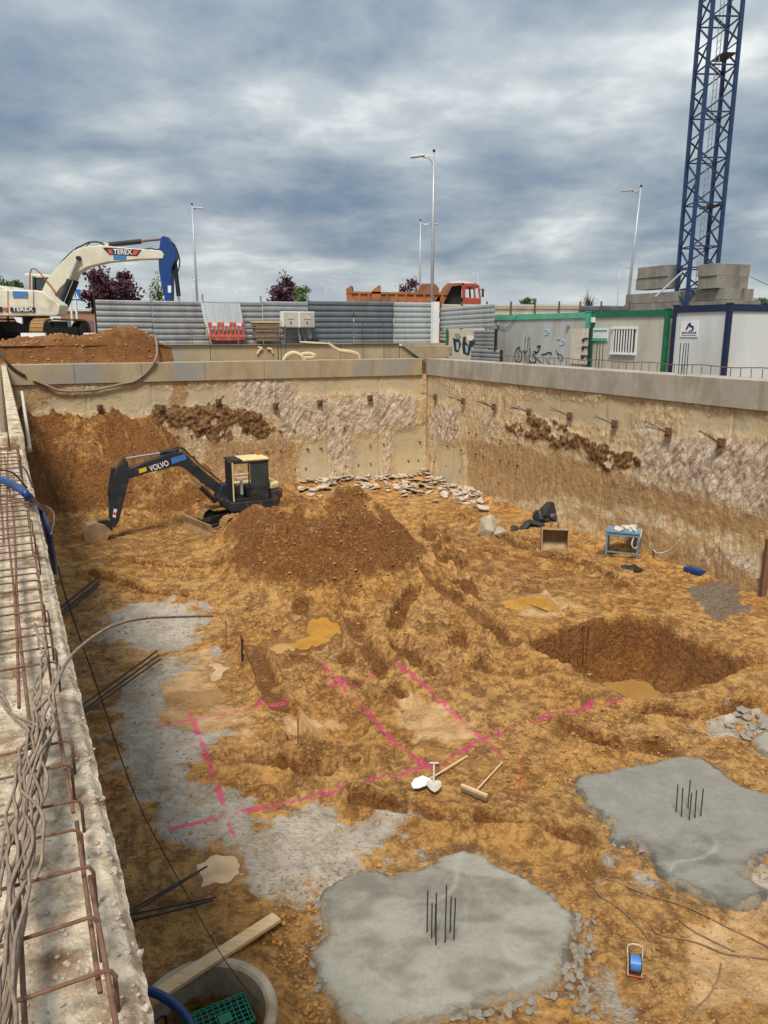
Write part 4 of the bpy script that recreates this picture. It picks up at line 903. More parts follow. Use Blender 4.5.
# white square column in front of the seam
zz1 = hoard(435, 302)[1]; 
q = Pl(UW(.9, 1.9), PA); A = q(435, 320); z0 = q(435, 341)[1]; z1 = q(435, 302)[1]
X_, Y_ = q.w(A[0]); solo(MB().box((X_, Y_, (z0+z1)/2-.15), (.30, .30, z1-z0+.3), rz=PA), 'column', 'white', 'white square column standing at the end of the grey hoarding', 'column', bevel=.01)
# soil filling the corner behind the two beams
m = MB(); m.prism([(-2.2, .94), (-.9, .94), (1.9, .88), (2.0, 2.9), (-2.2, 2.9)], 4.5, 5.46, 'z'); m.v = [(*UW(v[0], v[1]), v[2]) for v in m.v]; solo(m, 'corner_fill', 'soil', 'brown soil filling the far corner behind the beams', 'soil')
# rusty clutter in the corner
m = MB(); x0, y0 = UW(.85, 1.35)
for k in range(5): m.box((x0+random.uniform(-.2, .4), y0+random.uniform(.0, .5), 5.65+k*.07), (random.uniform(.3, .7), .12, .06), rz=random.uniform(0, 3))
solo(m, 'timber_pile', 'wood_old', 'dark pile of timber offcuts in the far corner behind the beam', 'timber')

# ------------------------------------------------------------------ site cabins
def cabin(label, pxs, ytop, frame, panel, depth, name='site_cabin', top=None):
    s0 = cab(pxs[0], ytop)[0]; s1 = cab(pxs[1], ytop)[0]; L_ = s1-s0; x, y = cab.w(s0)
    r = thing(name, label, 'cabin', (x, y, ZR-.1), PA-math.pi/2)
    H_ = (top or 7.41)-r.location.z; D = depth; f = .14
    # front is y = 0 facing the pit (-y is toward the pit)
    MB().box((L_/2, .05+.02, H_/2), (L_-f*1.2, .05, H_-.1)).build('front_wall', panel, r)
    MB().box((L_/2, D-.07, H_/2), (L_-f*1.2, .05, H_-.1)).build('rear_wall', panel, r)
    MB().box((L_-.07, D/2, H_/2), (.05, D-f*1.2, H_-.1)).build('end_wall', panel, r)
    MB().box((.07, D/2, H_/2), (.05, D-f*1.2, H_-.1)).build('end_wall', panel, r)
    for X_ in (f/2, L_-f/2):
        for Y_ in (f/2, D-f/2): MB().box((X_, Y_, H_/2), (f, f, H_-.04)).build('corner_post', frame, r, bevel=.01)
    for Y_ in (f/2, D-f/2):
        MB().box((L_/2, Y_+.002, H_-.11), (L_-2*f, f, .18)).build('top_rail', frame, r); MB().box((L_/2, Y_+.002, .10), (L_-2*f, f, .18)).build('bottom_rail', frame, r)
    for X_ in (f/2, L_-f/2):
        MB().box((X_, D/2, H_-.11), (f-.01, D-2*f, .18)).build('top_rail', frame, r); MB().box((X_, D/2, .10), (f-.01, D-2*f, .18)).build('bottom_rail', frame, r)
    MB().box((L_/2, D/2, H_-.02), (L_-.02, D-.02, .05)).build('roof', frame, r)
    for X_ in (f/2, L_-f/2): MB().box((X_, f/2, H_+.02), (.16, .16, .04)).build('corner_casting', frame, r)
    return r, L_, H_
# teal cabin
tc_, L1, H1 = cabin('long grey site cabin with teal frame and black scribbled graffiti', (489, 588), 315, 'teal_frame', 'panel_grey', 2.4)
def onc(r, px, py):
    s, z = cab(px, py); s0 = (r.location.x-cab.o[0])*cab.d[0]+(r.location.y-cab.o[1])*cab.d[1]; return s-s0, z-r.location.z
def zb(a, b): return (505+a/7.68, 320+b/7.68)
def scrib(r, pts, rad, mt='graff_black', fn=zb):
    q = [(*onc(r, *fn(a, b)),) for a, b in pts]; q = smooth([(s, .040, z) for s, z in q], 4)
    return q
m = MB()
for st in [[(110, 210), (85, 220), (70, 260), (75, 305), (100, 325), (120, 300), (122, 250), (100, 225)], [(130, 235), (150, 250), (160, 235)], [(185, 215), (190, 260), (180, 300), (200, 330)], [(240, 205), (265, 200), (245, 245), (225, 255)],
           [(150, 240), (150, 320)], [(205, 260), (225, 285), (230, 320), (200, 330), (180, 320)], [(230, 290), (255, 310), (275, 330)], [(300, 265), (325, 250), (350, 255), (345, 270)], [(385, 230), (400, 265), (410, 310)], [(395, 255), (430, 275), (440, 300), (425, 315)], [(275, 265), (300, 262)], [(90, 240), (105, 280), (95, 310)], [(215, 240), (240, 250)], [(310, 300), (340, 345), (380, 345)]]:
    q = scrib(tc_, st, 0); m.tube(q, random.choice([.018, .028, .034]), 4)
m.build('graffiti', 'graff_black', tc_)
m = MB()
for st in [[(300, 75), (330, 80), (325, 110), (305, 112), (300, 95)], [(305, 82), (325, 100)], [(430, 150), (450, 165), (440, 190), (415, 185)], [(390, 150), (420, 145)]]:
    m.tube(scrib(tc_, st, 0), .022, 4)
m.build('graffiti', 'graff_blue', tc_)
for px, py in [(498, 324), (568, 325)]:
    s, z = onc(tc_, px, py); MB().box((s, -.01, z), (.12, .1, .14)).build('wall_lamp', 'lamp_grey', tc_, bevel=.01)
m = MB(); q = [onc(tc_, a, b) for a, b in [(498, 326), (506, 328), (513, 322), (517, 316)]]; m.tube(smooth([(s, .0, z) for s, z in q], 5), .012, 5); m.build('wall_cable', 'bar_dark', tc_)
# green cabin
gc, L2, H2 = cabin('grey site cabin with dark green frame and a barred window', (591.5, 668), 312, 'green_frame', 'panel_beige', 2.4)
A = onc(gc, 610.5, 342); B = onc(gc, 636, 342); z0 = onc(gc, 622, 355)[1]; z1 = onc(gc, 622, 327)[1]; cx, cz, w_, h_ = (A[0]+B[0])/2, (z0+z1)/2, B[0]-A[0], z1-z0
wn = MB().box((cx, .035, cz), (w_, .03, h_)).build('window', 'white', gc)
MB().box((cx, .018, cz), (w_-.16, .012, h_-.2)).build('pane', 'glass_dark', wn)
m = MB()
for k in range(8): m.box((cx-w_/2+.10+(w_-.2)*(k+.5)/8, -.02, cz), (.05, .02, h_-.06))
m.build('window_bars', 'white', wn)
for zz in (z0+.04, z1-.04): MB().box((cx, -.012, zz), (w_, .05, .06)).build('window_frame', 'white', wn)
s, z = onc(gc, 600, 334.5); A = onc(gc, 592.5, 334)[0]; B = onc(gc, 607.5, 334)[0]; za = onc(gc, 600, 341)[1]; zb_ = onc(gc, 600, 328)[1]
sg = MB().box(((A+B)/2, .02, (za+zb_)/2), (B-A, .02, zb_-za)).build('notice_board', 'white', gc)
MB().box(((A+B)/2, .005, za+.05), (B-A, .012, .10)).build('stripe', 'teal_frame', sg); MB().box(((A+B)/2, .005, zb_-.09), (B-A-.1, .012, .05)).build('stripe', 'teal_frame', sg)
s, z = onc(gc, 594, 320); MB().box((s, -.03, z), (.14, .12, .18)).build('wall_lamp', 'white', gc, bevel=.01)
# navy cabin
nc, L3, H3 = cabin('white site cabin with navy blue frame and a square company sign', (673.5, 730.5), 304, 'navy_frame', 'panel_white', 6.0, top=7.50)
f6 = lambda a, b: (640+a/6, 270+b/6)
A = onc(nc, *f6(240, 355)); B = onc(nc, *f6(345, 355)); z0 = onc(nc, *f6(290, 402))[1]; z1 = onc(nc, *f6(290, 308))[1]
sg = MB().box(((A[0]+B[0])/2, .03, (z0+z1)/2), (B[0]-A[0], .02, z1-z0)).build('company_sign', 'white', nc)
def mark(pts, k=0):
    q = [onc(nc, *f6(a, b)) for a, b in pts]; return MB().prism(q, .016-.001*k, .019).build('sign_mark', 'logo_navy', sg)
mark([(268, 358), (290, 318), (302, 315), (306, 345), (296, 345), (292, 335), (280, 358)])
mark([(300, 330), (318, 335), (322, 350), (312, 368), (285, 368), (305, 360), (312, 348), (300, 342)])
for k in range(8): 
    x0 = 247+k*11.5; mark([(x0, 384), (x0, 370), (x0+7, 370), (x0+7, 384)] if k % 3 else [(x0, 384), (x0+2, 370), (x0+6, 370), (x0+8, 384)])
mark([(247, 394), (247, 391), (335, 391), (335, 394)])
# corrugated white gate leaf between teal and green cabins
q = Pl(cab.w(0, -.35), cab.a); A = q(571, 345); B = q(589.5, 345); z0 = q(580, 364)[1]; z1 = q(580, 328.5)[1]
X_, Y_ = q.w(A[0]); gt = thing('sheet_gate', 'white ribbed sheet gate with black splashes between the teal and green cabins', 'gate', (X_, Y_, z0), cab.a)
m = MB(); n = 9; Lg = B[0]-A[0]
for k in range(n): m.box((Lg*(k+.5)/n, -.015*(k % 2), (z1-z0)/2), (Lg/n*.98, .03, z1-z0))
m.build('ribbed_sheet', 'white_dirty', gt); MB().box((Lg+.02, -.02, (z1-z0)/2), (.05, .07, z1-z0)).build('gate_post', 'black', gt)
m = MB()
for z_ in (.30, .78, 1.22): m.box((Lg-.18, -.045, (z1-z0)*z_/1.9+.1), (.42*(1.1-z_*.4), .02, .05)); m.box((Lg-.32, -.045, (z1-z0)*z_/1.9+.04), (.12, .02, .09))
m.build('graffiti', 'graff_black', gt)

# rebar rail along the right beam, and tall starters
rl = thing('rebar_rail', 'low rusty rebar rail standing along the right capping beam', 'railing', (*right.w(0, .78), ZB), PA-math.pi/2)
s = 5.0; xs_ = []
while s < 26: xs_.append(s); s += .34
for s in xs_: MB().tube([(s, 0, -.1), (s+random.uniform(-.02, .02), 0, .24+random.uniform(-.03, .02))], .012, 5).build('upright', 'rust', rl)
MB().tube([(s, random.uniform(-.01, .01), .25+.02*math.sin(s*3)) for s in np.arange(4.8, 26.2, .4)], .014, 5).build('top_bar', 'rust', rl)
def starters(pl, pxs, y0, y1, label, off=.5):
    q = Pl(pl.w(0, off), pl.a); m = MB()
    for px in pxs:
        s, z1 = q(px, y0); x, y = q.w(s); m.cyl((x, y, ZB-.1), (x+random.uniform(-.03, .03), y, z1), .013, 5)
    return solo(m, 'starter_bars', 'bar_dark', label, 'starter bars', 'tall starter bars on the beams')
starters(right, [525, 527.5, 530], 337, 0, 'three thin starter bars in front of the teal cabin', .25)
starters(right, [597, 600.5, 603.5], 341, 0, 'three thin starter bars below the notice board of the green cabin', .25)
starters(right, [681, 683.5, 686.5, 689.5], 343, 0, 'four thin starter bars in front of the navy cabin', .25)
starters(back, [277.5, 280.5, 285.5], 327, 0, 'tall thin starter bars in front of the electric box', .45)
starters(back, [363, 384], 322, 0, 'two lone starter bars on the back beam right of the foam scraps', .45)
m = MB(); z_ = ZR+.02

# ------------------------------------------------------------------ things along the hoarding
sp2 = Pl(UW(0, 2.2), PA)
def W2(px, py, pl=sp2): s, z = pl(px, py); x, y = pl.w(s); return Vector((x, y, z))
r = thing('leaning_sheet', 'light corrugated sheet leaning on the hoarding above the red barrier', 'metal sheet', W2(222, 343)[:], PA)
sA_, sB_ = sp2(202, 322)[0]-sp2(222, 343)[0], sp2(241, 322)[0]-sp2(222, 343)[0]; zA = sp2(222, 303)[1]-r.location.z; zB_ = .25
m = MB(); n = 10
for k in range(n):
    x0 = sA_+(sB_-sA_)*k/n; x1 = sA_+(sB_-sA_)*(k+1)/n; y_ = -.03*(k % 2)
    m.add([(x0+.1, y_-.35+0, zB_), (x1+.1, y_-.35, zB_), (x1, y_+.1, zA), (x0, y_+.1, zA), (x0+.1, y_-.34, zB_), (x1+.1, y_-.34, zB_), (x1, y_+.11, zA), (x0, y_+.11, zA)], [(0, 1, 2, 3), (7, 6, 5, 4), (0, 3, 7, 4), (1, 5, 6, 2)])
m.build('ribbed_sheet', 'zinc_light', r)
sp3 = Pl(UW(0, 1.75), PA)
def barrier(px0, px1, y0, y1, label, m1, m2, slats=9, pl=sp3, dz=0):
    A = pl(px0, (y0+y1)/2); B = pl(px1, (y0+y1)/2); z0 = pl((px0+px1)/2, y1)[1]; z1 = pl((px0+px1)/2, y0)[1]; x, y = pl.w(A[0])
    r = thing('plastic_barrier', label, 'barrier', (x, y, z0), pl.a); L_ = B[0]-A[0]; H_ = z1-z0
    MB().box((L_/2, 0, H_*.16), (L_, .10, H_*.30)).build('base_panel', m1, r, bevel=.02)
    MB().box((L_/2, 0, H_*.88), (L_, .08, H_*.22)).build('top_panel', m1, r, bevel=.02)
    for k in range(slats): MB().box((L_*(k+.5)/slats, 0, H_*.54), (L_/slats*.45, .05, H_*.48)).build('slat', m1, r)
    for k in range(3): MB().box((L_*(k+.5)/3, -.045, H_*.88), (L_*.14, .012, H_*.18)).build('reflector_strip', m2, r)
    for X_ in (.1*L_, .9*L_): MB().box((X_, 0, .02), (.1, .4, .05)).build('foot', 'black', r)
    return r
barrier(208.5, 245, 322, 341, 'red and white plastic road barrier leaning by the hoarding', 'plastic_red', 'white')
m = MB(); a, b = W2(205, 321, sp3), W2(212.5, 344, sp3); m.bar(a+Vector((0, -.25, 0)), b+Vector((0, -.25, 0)), .17, .03); a, b = W2(207, 328, sp3), W2(247, 329, sp3)
solo(m, 'wood_plank', 'wood', 'short pale plank leaning on the red barrier', 'plank')
m = MB()
for yy in (327, 336):
    A, B = W2(190, yy, sp3), W2(283, yy, sp3); o_ = Vector((eu[1]*.3, -eu[0]*.3, 0)); m.tube([A+o_, (A+B)/2+o_+Vector((0, 0, -.03)), B+o_], .018, 5)
for px in (190, 236, 283): A = W2(px, 325, sp3)+o_; m.tube([A, Vector((A.x, A.y, ZB))], .018, 5)
solo(m, 'safety_rail', 'strand', 'thin improvised safety rail of steel bars before the red barrier', 'railing')
# stack of boards
A = W2(253.5, 341, sp3); r = thing('board_stack', 'stack of dark boards under a pale plank beside the red barrier', 'board stack', A[:], PA); Lb = sp3(279, 330)[0]-sp3(253.5, 330)[0]; Hb = sp3(266, 322)[1]-A.z
for k in range(6): MB().box((Lb/2+random.uniform(-.03, .03), random.uniform(-.02, .02), Hb*(k+.5)/6.2), (Lb*random.uniform(.88, 1), .5, Hb/6.6)).build('board', 'wood_old', r)
MB().box((Lb/2, 0, Hb+.0), (Lb*1.04, .55, .07)).build('top_plank', 'wood_new', r)
# electric box
A = W2(282.5, 327.5, sp3); B = W2(317, 327.5, sp3); zt = sp3(300, 311.5)[1]; r = thing('electric_box', 'light grey two-door electric box on thin legs against the hoarding', 'electric box', (A.x, A.y, ZS-.1), PA); Lx = sp3(315, 320)[0]-sp3(282.5, 320)[0]; z0 = A.z-r.location.z; h_ = zt-A.z
MB().box((Lx/2, .2, z0+h_/2), (Lx, .35, h_)).build('cabinet', 'white', r, bevel=.015)
for k in (.26, .76):
    d = MB().box((Lx*k, .015, z0+h_/2), (Lx*.44, .02, h_*.9)).build('door', 'panel_beige', r, bevel=.005)
    MB().box((Lx*k, -.005, z0+h_*.62), (Lx*.2, .02, .12)).build('label_plate', 'white_dirty', d); MB().cyl((Lx*k, .01, z0+h_*.3), (Lx*k, -.03, z0+h_*.3), .035).build('lock', 'black', d)
for k in (.1, .5, .9): MB().bar((Lx*k+(.15 if k == .5 else 0), .2, 0), (Lx*k, .2, z0+.02), .06).build('leg', 'zinc', r)
m = MB(); 
for k in range(5): m.rock((A.x+1.1+random.uniform(-.3, .3), A.y+.5+random.uniform(-.1, .1), ZS+.12), (.4, .3, .3), k)
solo(m, 'tarp_bundle', 'black', 'dark bundle lying under the electric box', 'bundle')
# foam scraps
f3z = lambda a, b: (190+a/5.908, 290+b/5.908)
def strip(pts, rad, label, fn, pl, off, mt='foam'):
    q = Pl(pl.w(0, off), pl.a); L_ = []
    for a, b in pts: s, z = q(*fn(a, b)); x, y = q.w(s); L_.append((x, y, z))
    m = MB(); c = smooth(L_, 5); m.tube(c, [rad*(.6+.4*math.sin(3.14*(i+.6)/(len(c)+.4))) for i in range(len(c))], 7)
    return solo(m, 'foam_strip', mt, label, 'foam strip', smooth=False)
strip([(550, 415), (575, 385), (610, 372), (640, 375)], .10, 'left curled cream foam strip on the back beam', f3z, back, .25)
strip([(615, 372), (650, 385), (670, 410), (685, 440)], .10, 'middle cream foam strip hanging over the back beam', f3z, back, .1)
strip([(640, 385), (690, 375), (735, 388), (700, 400), (660, 395)], .09, 'right flattened cream foam strip on the back beam', f3z, back, .35)
strip([(395, 380), (410, 355), (425, 345), (400, 335)], .05, 'small white scrap hanging on the ledge below the board stack', f3z, back, .95)
strip([(455, 345), (480, 350), (490, 375)], .05, 'small white scrap hanging right of the board stack', f3z, back, .95)
g1 = lambda a, b: (a, b)
strip([(328, 343), (338, 350), (350, 352), (358, 355), (360, 362)], .09, 'long cream foam strip draped from ledge to beam', g1, back, .4)
strip([(300, 342), (315, 343), (330, 344)], .05, 'thin pale strip lying on the ledge wall', g1, back, 1.1)
# drooping hose on the back wall, left
q = Pl(back.w(0, -.12), PA)
def Wb(px, py, off=-.12): q = Pl(back.w(0, off), PA); s, z = q(px, py); x, y = q.w(s); return Vector((x, y, z))
solo(MB().tube(smooth([Wb(155, 335, 1.1), Wb(157, 347, .6), Wb(156, 358, -.12), Wb(148, 371), Wb(135, 381), Wb(122, 384), Wb(95, 390), Wb(62, 391), Wb(48, 386), Wb(33, 380)], 5), .05, 7), 'pipe', 'strand', 'dark pipe drooping across the back wall under the soil heap', 'pipe', smooth=True)
solo(MB().tube(smooth([Wb(-14, 348, .3), Wb(0, 352, .1), Wb(5, 360), Wb(14, 369), Wb(25, 376)], 5), .05, 7), 'pipe', 'bar_dark', 'short dark pipe at the far left end of the back beam', 'pipe', smooth=True)

# ------------------------------------------------------------------ street lamps
def lamp(px, ytop, ybase, Y_, arm, label, lean=0., h=None, arms=1.3, pr=.09, back_=0):
    b = P(px, ytop, Y_); z0 = ZS-.2; H_ = b[2]-z0
    tot = 0
    r = thing('street_lamp', label, 'street lamp', (b[0]-lean*H_, Y_, z0), 0, 'street lamps')
    c = lambda h_: (lean*h_, 0, h_)
    MB().tube([c(0), c(H_*.55), c(H_)], [pr*1.15, pr, pr*.62], 10).build('pole', 'lamp_grey', r, smooth=True)
    MB().tube([c(H_), c(H_+.12)], pr*.8, 8).build('pole_cap', 'black', r)
    e = (lean*H_+arm*arms*.95, -.0, H_-.25 if not back_ else H_+.2)
    MB().tube([c(H_*.93 if arms > .5 else H_*.98), ((lean*H_)+arm*arms*.35, 0, H_-.32), e], .035, 6).build('arm', 'lamp_grey', r)
    MB().tube([c(H_-.18), e], .025, 6).build('arm_brace', 'lamp_grey', r)
    hd = MB(); hd.box((e[0]+arm*.28, 0, e[2]+.03), (.75, .28, .09), Matrix.Rotation(arm*.12, 3, 'Y')); ho = hd.build('lamp_head', 'lamp_grey', r, bevel=.02)
    return r
lamp(434, 152, 0, 44, -1, 'tall near street lamp with double arm behind the white column', arms=.62)
lamp(420.5, 221, 0, 69, 1, 'shorter far street lamp left of the tall one, arm to the right', arms=.9)
lamp(192, 205, 0, 62, 1, 'street lamp behind the blue arm of the white excavator', arms=.25)
lamp(641, 187, 0, 54, -1, 'leaning street lamp left of the crane tower', lean=.045, arms=.62)
lamp(620, 266, 0, 120, 1, 'tiny distant street lamp left of the leaning lamp', arms=1.1, pr=.06)
lamp(478, 272, 0, 150, -1, 'tiny distant street lamp beyond the red truck cab', arms=1.4, pr=.07)
lamp(192.5, 278, 0, 130, 1, 'tiny distant street lamp beside the pole behind the excavator arm', arms=.6, pr=.07)
for px, yt, lb_ in [(326, 283, 'between the plum trees'), (334, 279, 'right of the green bush'), (240, 290, 'left of the middle plum tree')]:
    lamp(px, yt, 0, 190, -1, 'tiny distant street lamp '+lb_, arms=1.5, pr=.08)

# ------------------------------------------------------------------ crane mast and ballast
TC = P(697, 275, 40); th = R(25)-.40
tw = thing('crane_mast', 'tall blue lattice tower crane mast rising from concrete ballast', 'crane', (TC[0], TC[1], ZS+.3), th)
w_ = 1.38; HT = 24.0; cs = [(-w_/2, -w_/2), (w_/2, -w_/2), (w_/2, w_/2), (-w_/2, w_/2)]
for x, y in cs: MB().box((x, y, HT/2), (.16, .16, HT)).build('leg', 'crane_blue', tw)
for k in range(4):
    a, b = cs[k], cs[(k+1) % 4]; m = MB(); z = .3; i = 0
    while z < HT-1:
        p, q = (a, b) if i % 2 == 0 else (b, a)
        m.bar((*p, z), (*q, z+1.0), .065); z += 1.0; i += 1
    m.build('diagonal_bracing', 'crane_blue', tw)
    z = .3
    while z < HT: MB().bar((*a, z), (*b, z), .06).build('horizontal_brace', 'crane_blue', tw); z += (1.0 if z < 4 else 2.0)
m = MB()
for y in (-.2, .2): m.tube([(.05, y, 0), (.05, y, HT)], .022, 5)
z = .3
while z < HT: m.tube([(.05, -.2, z), (.05, .2, z)], .014, 4); z += .3
m.build('ladder', 'lamp_grey', tw)
for z in (P(722, 57, 40)[2]-tw.location.z, P(705, 207, 40)[2]-tw.location.z): MB().box((.35, 0, z), (.62, 1.2, .05)).build('platform', 'bar_dark', tw)
bp_ = Pl((TC[0], TC[1]-1.0), PA-math.pi/2)
def block(xc, xl, xr, y0, y1, Y_, label, dep=None):
    """near corner at xc, one face runs back-left to xl, the other back-right to xr"""
    c = P(xc, (y0+y1)/2, Y_); z1 = P(xc, y0, Y_)[2]; z0 = P(xc, y1, Y_)[2]
    A = abs(Pl(c, PA+math.pi/2)(xl, 280)[0]); B = dep or abs(Pl(c, PA)(xr, 280)[0])
    o = MB().box((B/2, A/2, (z1-z0)/2), (B, A, z1-z0+.002)).build('ballast_block', 'concrete_block', bevel=.012)
    o.location = (c[0], c[1], z0); o.rotation_euler = (0, 0, PA); return tag(o, label, 'concrete block', 'crane ballast blocks')
block(717, 697, 749, 263, 275.3, 37.8, 'top block of the right-hand ballast stack before the mast')
block(717, 698, 748.5, 275.5, 288, 37.8, 'second block of the right-hand ballast stack before the mast')
block(668, 637, 682, 264.5, 276, 41.5, 'top block of the left-hand ballast stack')
block(668, 636, 681, 276.2, 288, 41.5, 'lower block of the left-hand ballast stack')
block(725, 627, 745, 288.3, 299.5, 37.6, 'long block carrying both ballast stacks', 1.1)
block(741, 728, 755, 288.5, 301, 39.2, 'rightmost short block under the ballast')
block(727, 626, 752, 299.8, 314, 37.4, 'lowest long block of the crane ballast', 2.2)
a = P(686, 340, 39); o = MB().box((0, 0, 0), (5.4, 4.4, 1.5)).build('crane_foundation', 'concrete_block'); zt = P(686, 314, 38.2)[2]; o.location = (a[0]-.3, 41.2, zt-.79); o.rotation_euler = (0, 0, PA+math.pi/2); tag(o, 'concrete foundation under the crane ballast', 'foundation')
solo(MB().cyl(P(655, 297, 38.1), P(682, 272, 39.3), .04, 6), 'steel_prop', 'lamp_grey', 'thin diagonal steel prop at the foot of the crane mast', 'prop')
solo(MB().cyl(P(751, 277, 40), P(800, 300, 41), .015, 5), 'cable', 'bar_dark', 'thin stay cable running right from the ballast', 'cable')
def fitx(o, w):
    xs = [v.co.x for v in o.data.vertices]; o.scale = (w/(max(xs)-min(xs)), 1, 1); return o
# ------------------------------------------------------------------ crawler tracks
def crawler(root, cx, cy, L_, wd, ht, ang, shoe, frame, z0=0.0):
    """one track; its length runs along local direction ang"""
    M = Matrix.Translation((cx, cy, z0)) @ Matrix.Rotation(ang, 4, 'Z'); r = ht/2; st = L_-ht; per = 2*st+2*math.pi*r; n = max(24, int(per/.16))
    def pos(t):
        t = t % per
        if t < st: return (-st/2+t, ht), 0.
        t -= st
        if t < math.pi*r: a = t/r; return (st/2+r*math.sin(a), r+r*math.cos(a)), -a
        t -= math.pi*r
        if t < st: return (st/2-t, 0), math.pi
        t -= st; a = t/r; return (-st/2-r*math.sin(a), r-r*math.cos(a)), math.pi-a
    m = MB()
    for k in range(n):
        (x, z), a = pos(per*k/n); rot = Matrix.Rotation(-a, 3, 'Y')
        m.box((x, 0, z), (per/n*.93, wd, .035), rot); m.box(Vector((x, 0, z))+rot @ Vector((0, 0, .03)), (.02, wd, .04), rot)
    m.v = [tuple(M @ Vector(v)) for v in m.v]; tr = m.build('track', shoe, root)
    m = MB(); m.box((0, 0, ht*.48), (st*1.02, wd*.55, ht*.45)); m.v = [tuple(M @ Vector(v)) for v in m.v]; m.build('track_frame', frame, tr)
    for k in range(2):
        m = MB(); x = (-1 if k else 1)*st/2; m.cyl((x, -wd*.33, r), (x, wd*.33, r), r*.82, 18); m.v = [tuple(M @ Vector(v)) for v in m.v]; m.build('sprocket' if k else 'idler', frame, tr)
    for k in range(5):
        m = MB(); x = -st/2+st*(k+.5)/5; m.cyl((x, -wd*.36, ht*.17), (x, wd*.36, ht*.17), ht*.15, 12); m.v = [tuple(M @ Vector(v)) for v in m.v]; m.build('roller', frame, tr)
    return tr
# ------------------------------------------------------------------ white excavator on the street
YX = 36.5; ox = P(35, 343, YX); ex = thing('excavator', 'big off-white crawler excavator with blue arm on the street behind the pit', 'excavator', (ox[0], YX, ZS-.02))
def e2(px, py): q = P(px, py, YX); return (q[0]-ox[0], q[2]-ex.location.z)
def e2n(px, py): q = P(px, py, YX-1.4); return (q[0]-ox[0], q[2]-ex.location.z)
def es(L_, y0, y1, name, m, par=ex, bevel=0): return MB().prism([(e2n if y0 < -1.1 else e2)(*p) for p in L_], y0, y1).build(name, m, par, bevel=bevel)
crawler(ex, e2(8, 330)[0], 0, 4.4, .62, 1.08, R(84), 'mud_track', 'black'); crawler(ex, e2(62, 330)[0], 0, 4.4, .62, 1.08, R(84), 'mud_track', 'black')
MB().box((0, 0, .75), (2.6, 1.5, .5)).build('car_body', 'black', ex); MB().cyl((0, 0, .9), (0, 0, 1.4), .75, 20).build('slew_ring', 'black', ex)
hs = es([(-42, 289), (0, 289.5), (34.4, 290), (43, 291.6), (60.2, 305.2), (58.7, 313.8), (56, 316), (-40, 316), (-46, 310), (-46, 293)], -1.4, -.45, 'house', 'white_paint', bevel=.05)
es([(-42, 290), (12, 290), (12, 315), (-40, 315)], -.44, 1.35, 'engine_cover', 'white_paint', bevel=.05)
es([(12, 300), (50, 302), (50, 315), (12, 315)], -.44, 1.35, 'deck', 'black')
es([(-40, 285), (-2, 285), (5, 289.6), (-40, 289.6)], -1.2, 1.0, 'hood', 'white_paint', bevel=.06)
es([(-60, 288), (-44, 288), (-44, 316), (-56, 316), (-60, 308)], -1.3, 1.3, 'counterweight', 'white_paint', bevel=.08)
cb_ = es([(22.3, 273.5), (46, 275), (51, 290), (53, 303), (22.3, 303)], .35, 1.32, 'cab', 'glass_dark', bevel=.05)
es([(21.6, 272.6), (47, 274.2), (48.4, 277.3), (21.6, 277.3)], .3, 1.36, 'cab_roof', 'white_paint', cb_, .04)
es([(21.6, 277), (31, 277), (31, 303), (21.6, 303)], .3, .36, 'cab_rear_panel', 'lamp_grey', cb_)
es([(48.2, 276), (49.6, 276), (54.5, 303), (53, 303)], .28, .36, 'cab_pillar', 'black', cb_)
es([(30.6, 276), (32.2, 276), (32.2, 303), (30.6, 303)], .28, .36, 'cab_pillar', 'black', cb_)
es([(23, 275), (30, 275), (30, 291), (23, 291)], .24, .30, 'cab_side_plate', 'panel_grey', cb_)
MB().tube(smooth([(*[e2(35, 292)[0]], -.5, e2(35, 292)[1]), (e2(35, 275)[0], -.5, e2(35, 275)[1]), (e2(38, 269.5)[0], -.5, e2(38, 269.5)[1]), (e2(45, 275)[0], -.4, e2(45, 275)[1]), (e2(61, 295)[0], -.4, e2(61, 295)[1])], 5), .03, 6).build('handrail', 'truck_red', ex)
bm = es([(50, 303), (43.3, 295), (50, 280), (61.7, 265), (76.7, 251), (90, 246.7), (106.7, 246.2), (133, 249), (163, 251.4), (166, 255), (165, 259.3), (140, 260), (110, 262.7), (90, 267.3), (78.3, 274.3), (63.3, 288.3), (57, 297)], -.34, .22, 'boom', 'white_paint', bevel=.03)
bd = es([(105.5, 248.6), (108, 248.3), (144, 250.6), (139.5, 256.8), (112, 255.4)], -.352, -.343, 'decal_band', 'black', bm)
es([(110.5, 250.2), (114.5, 250.3), (115.8, 254.6), (111.8, 254.4)], -.362, -.353, 'decal_mark', 'plastic_red', bd)
es([(136.5, 251.2), (141.5, 251.4), (138.5, 255.8), (133.5, 255.6)], -.362, -.353, 'decal_mark', 'plastic_red', bd)
c = e2(125.2, 252.9); fitx(lettering('lettering', 'TEREX', .30, 'white', bm, (c[0], -.356, c[1]), (R(90), R(1.8), 0)), .84)
es([(116, 254.6), (129.2, 255.2), (129, 260.3), (116.2, 260.6)], -.35, -.343, 'blue_plate', 'blue_reel', bm)
st_ = es([(162, 240.4), (163, 237.5), (165.5, 236.3), (169, 237.6), (172.3, 242.5), (177, 250), (178, 258), (173.6, 268), (173.3, 297), (173, 318), (166.5, 318), (166, 297), (160.8, 272), (160, 257)], -.30, .18, 'stick', 'blue_paint', bevel=.03)
es([(169.5, 286), (173, 286), (173, 293), (169.8, 293)], -.31, -.302, 'decal_plate', 'white', st_)
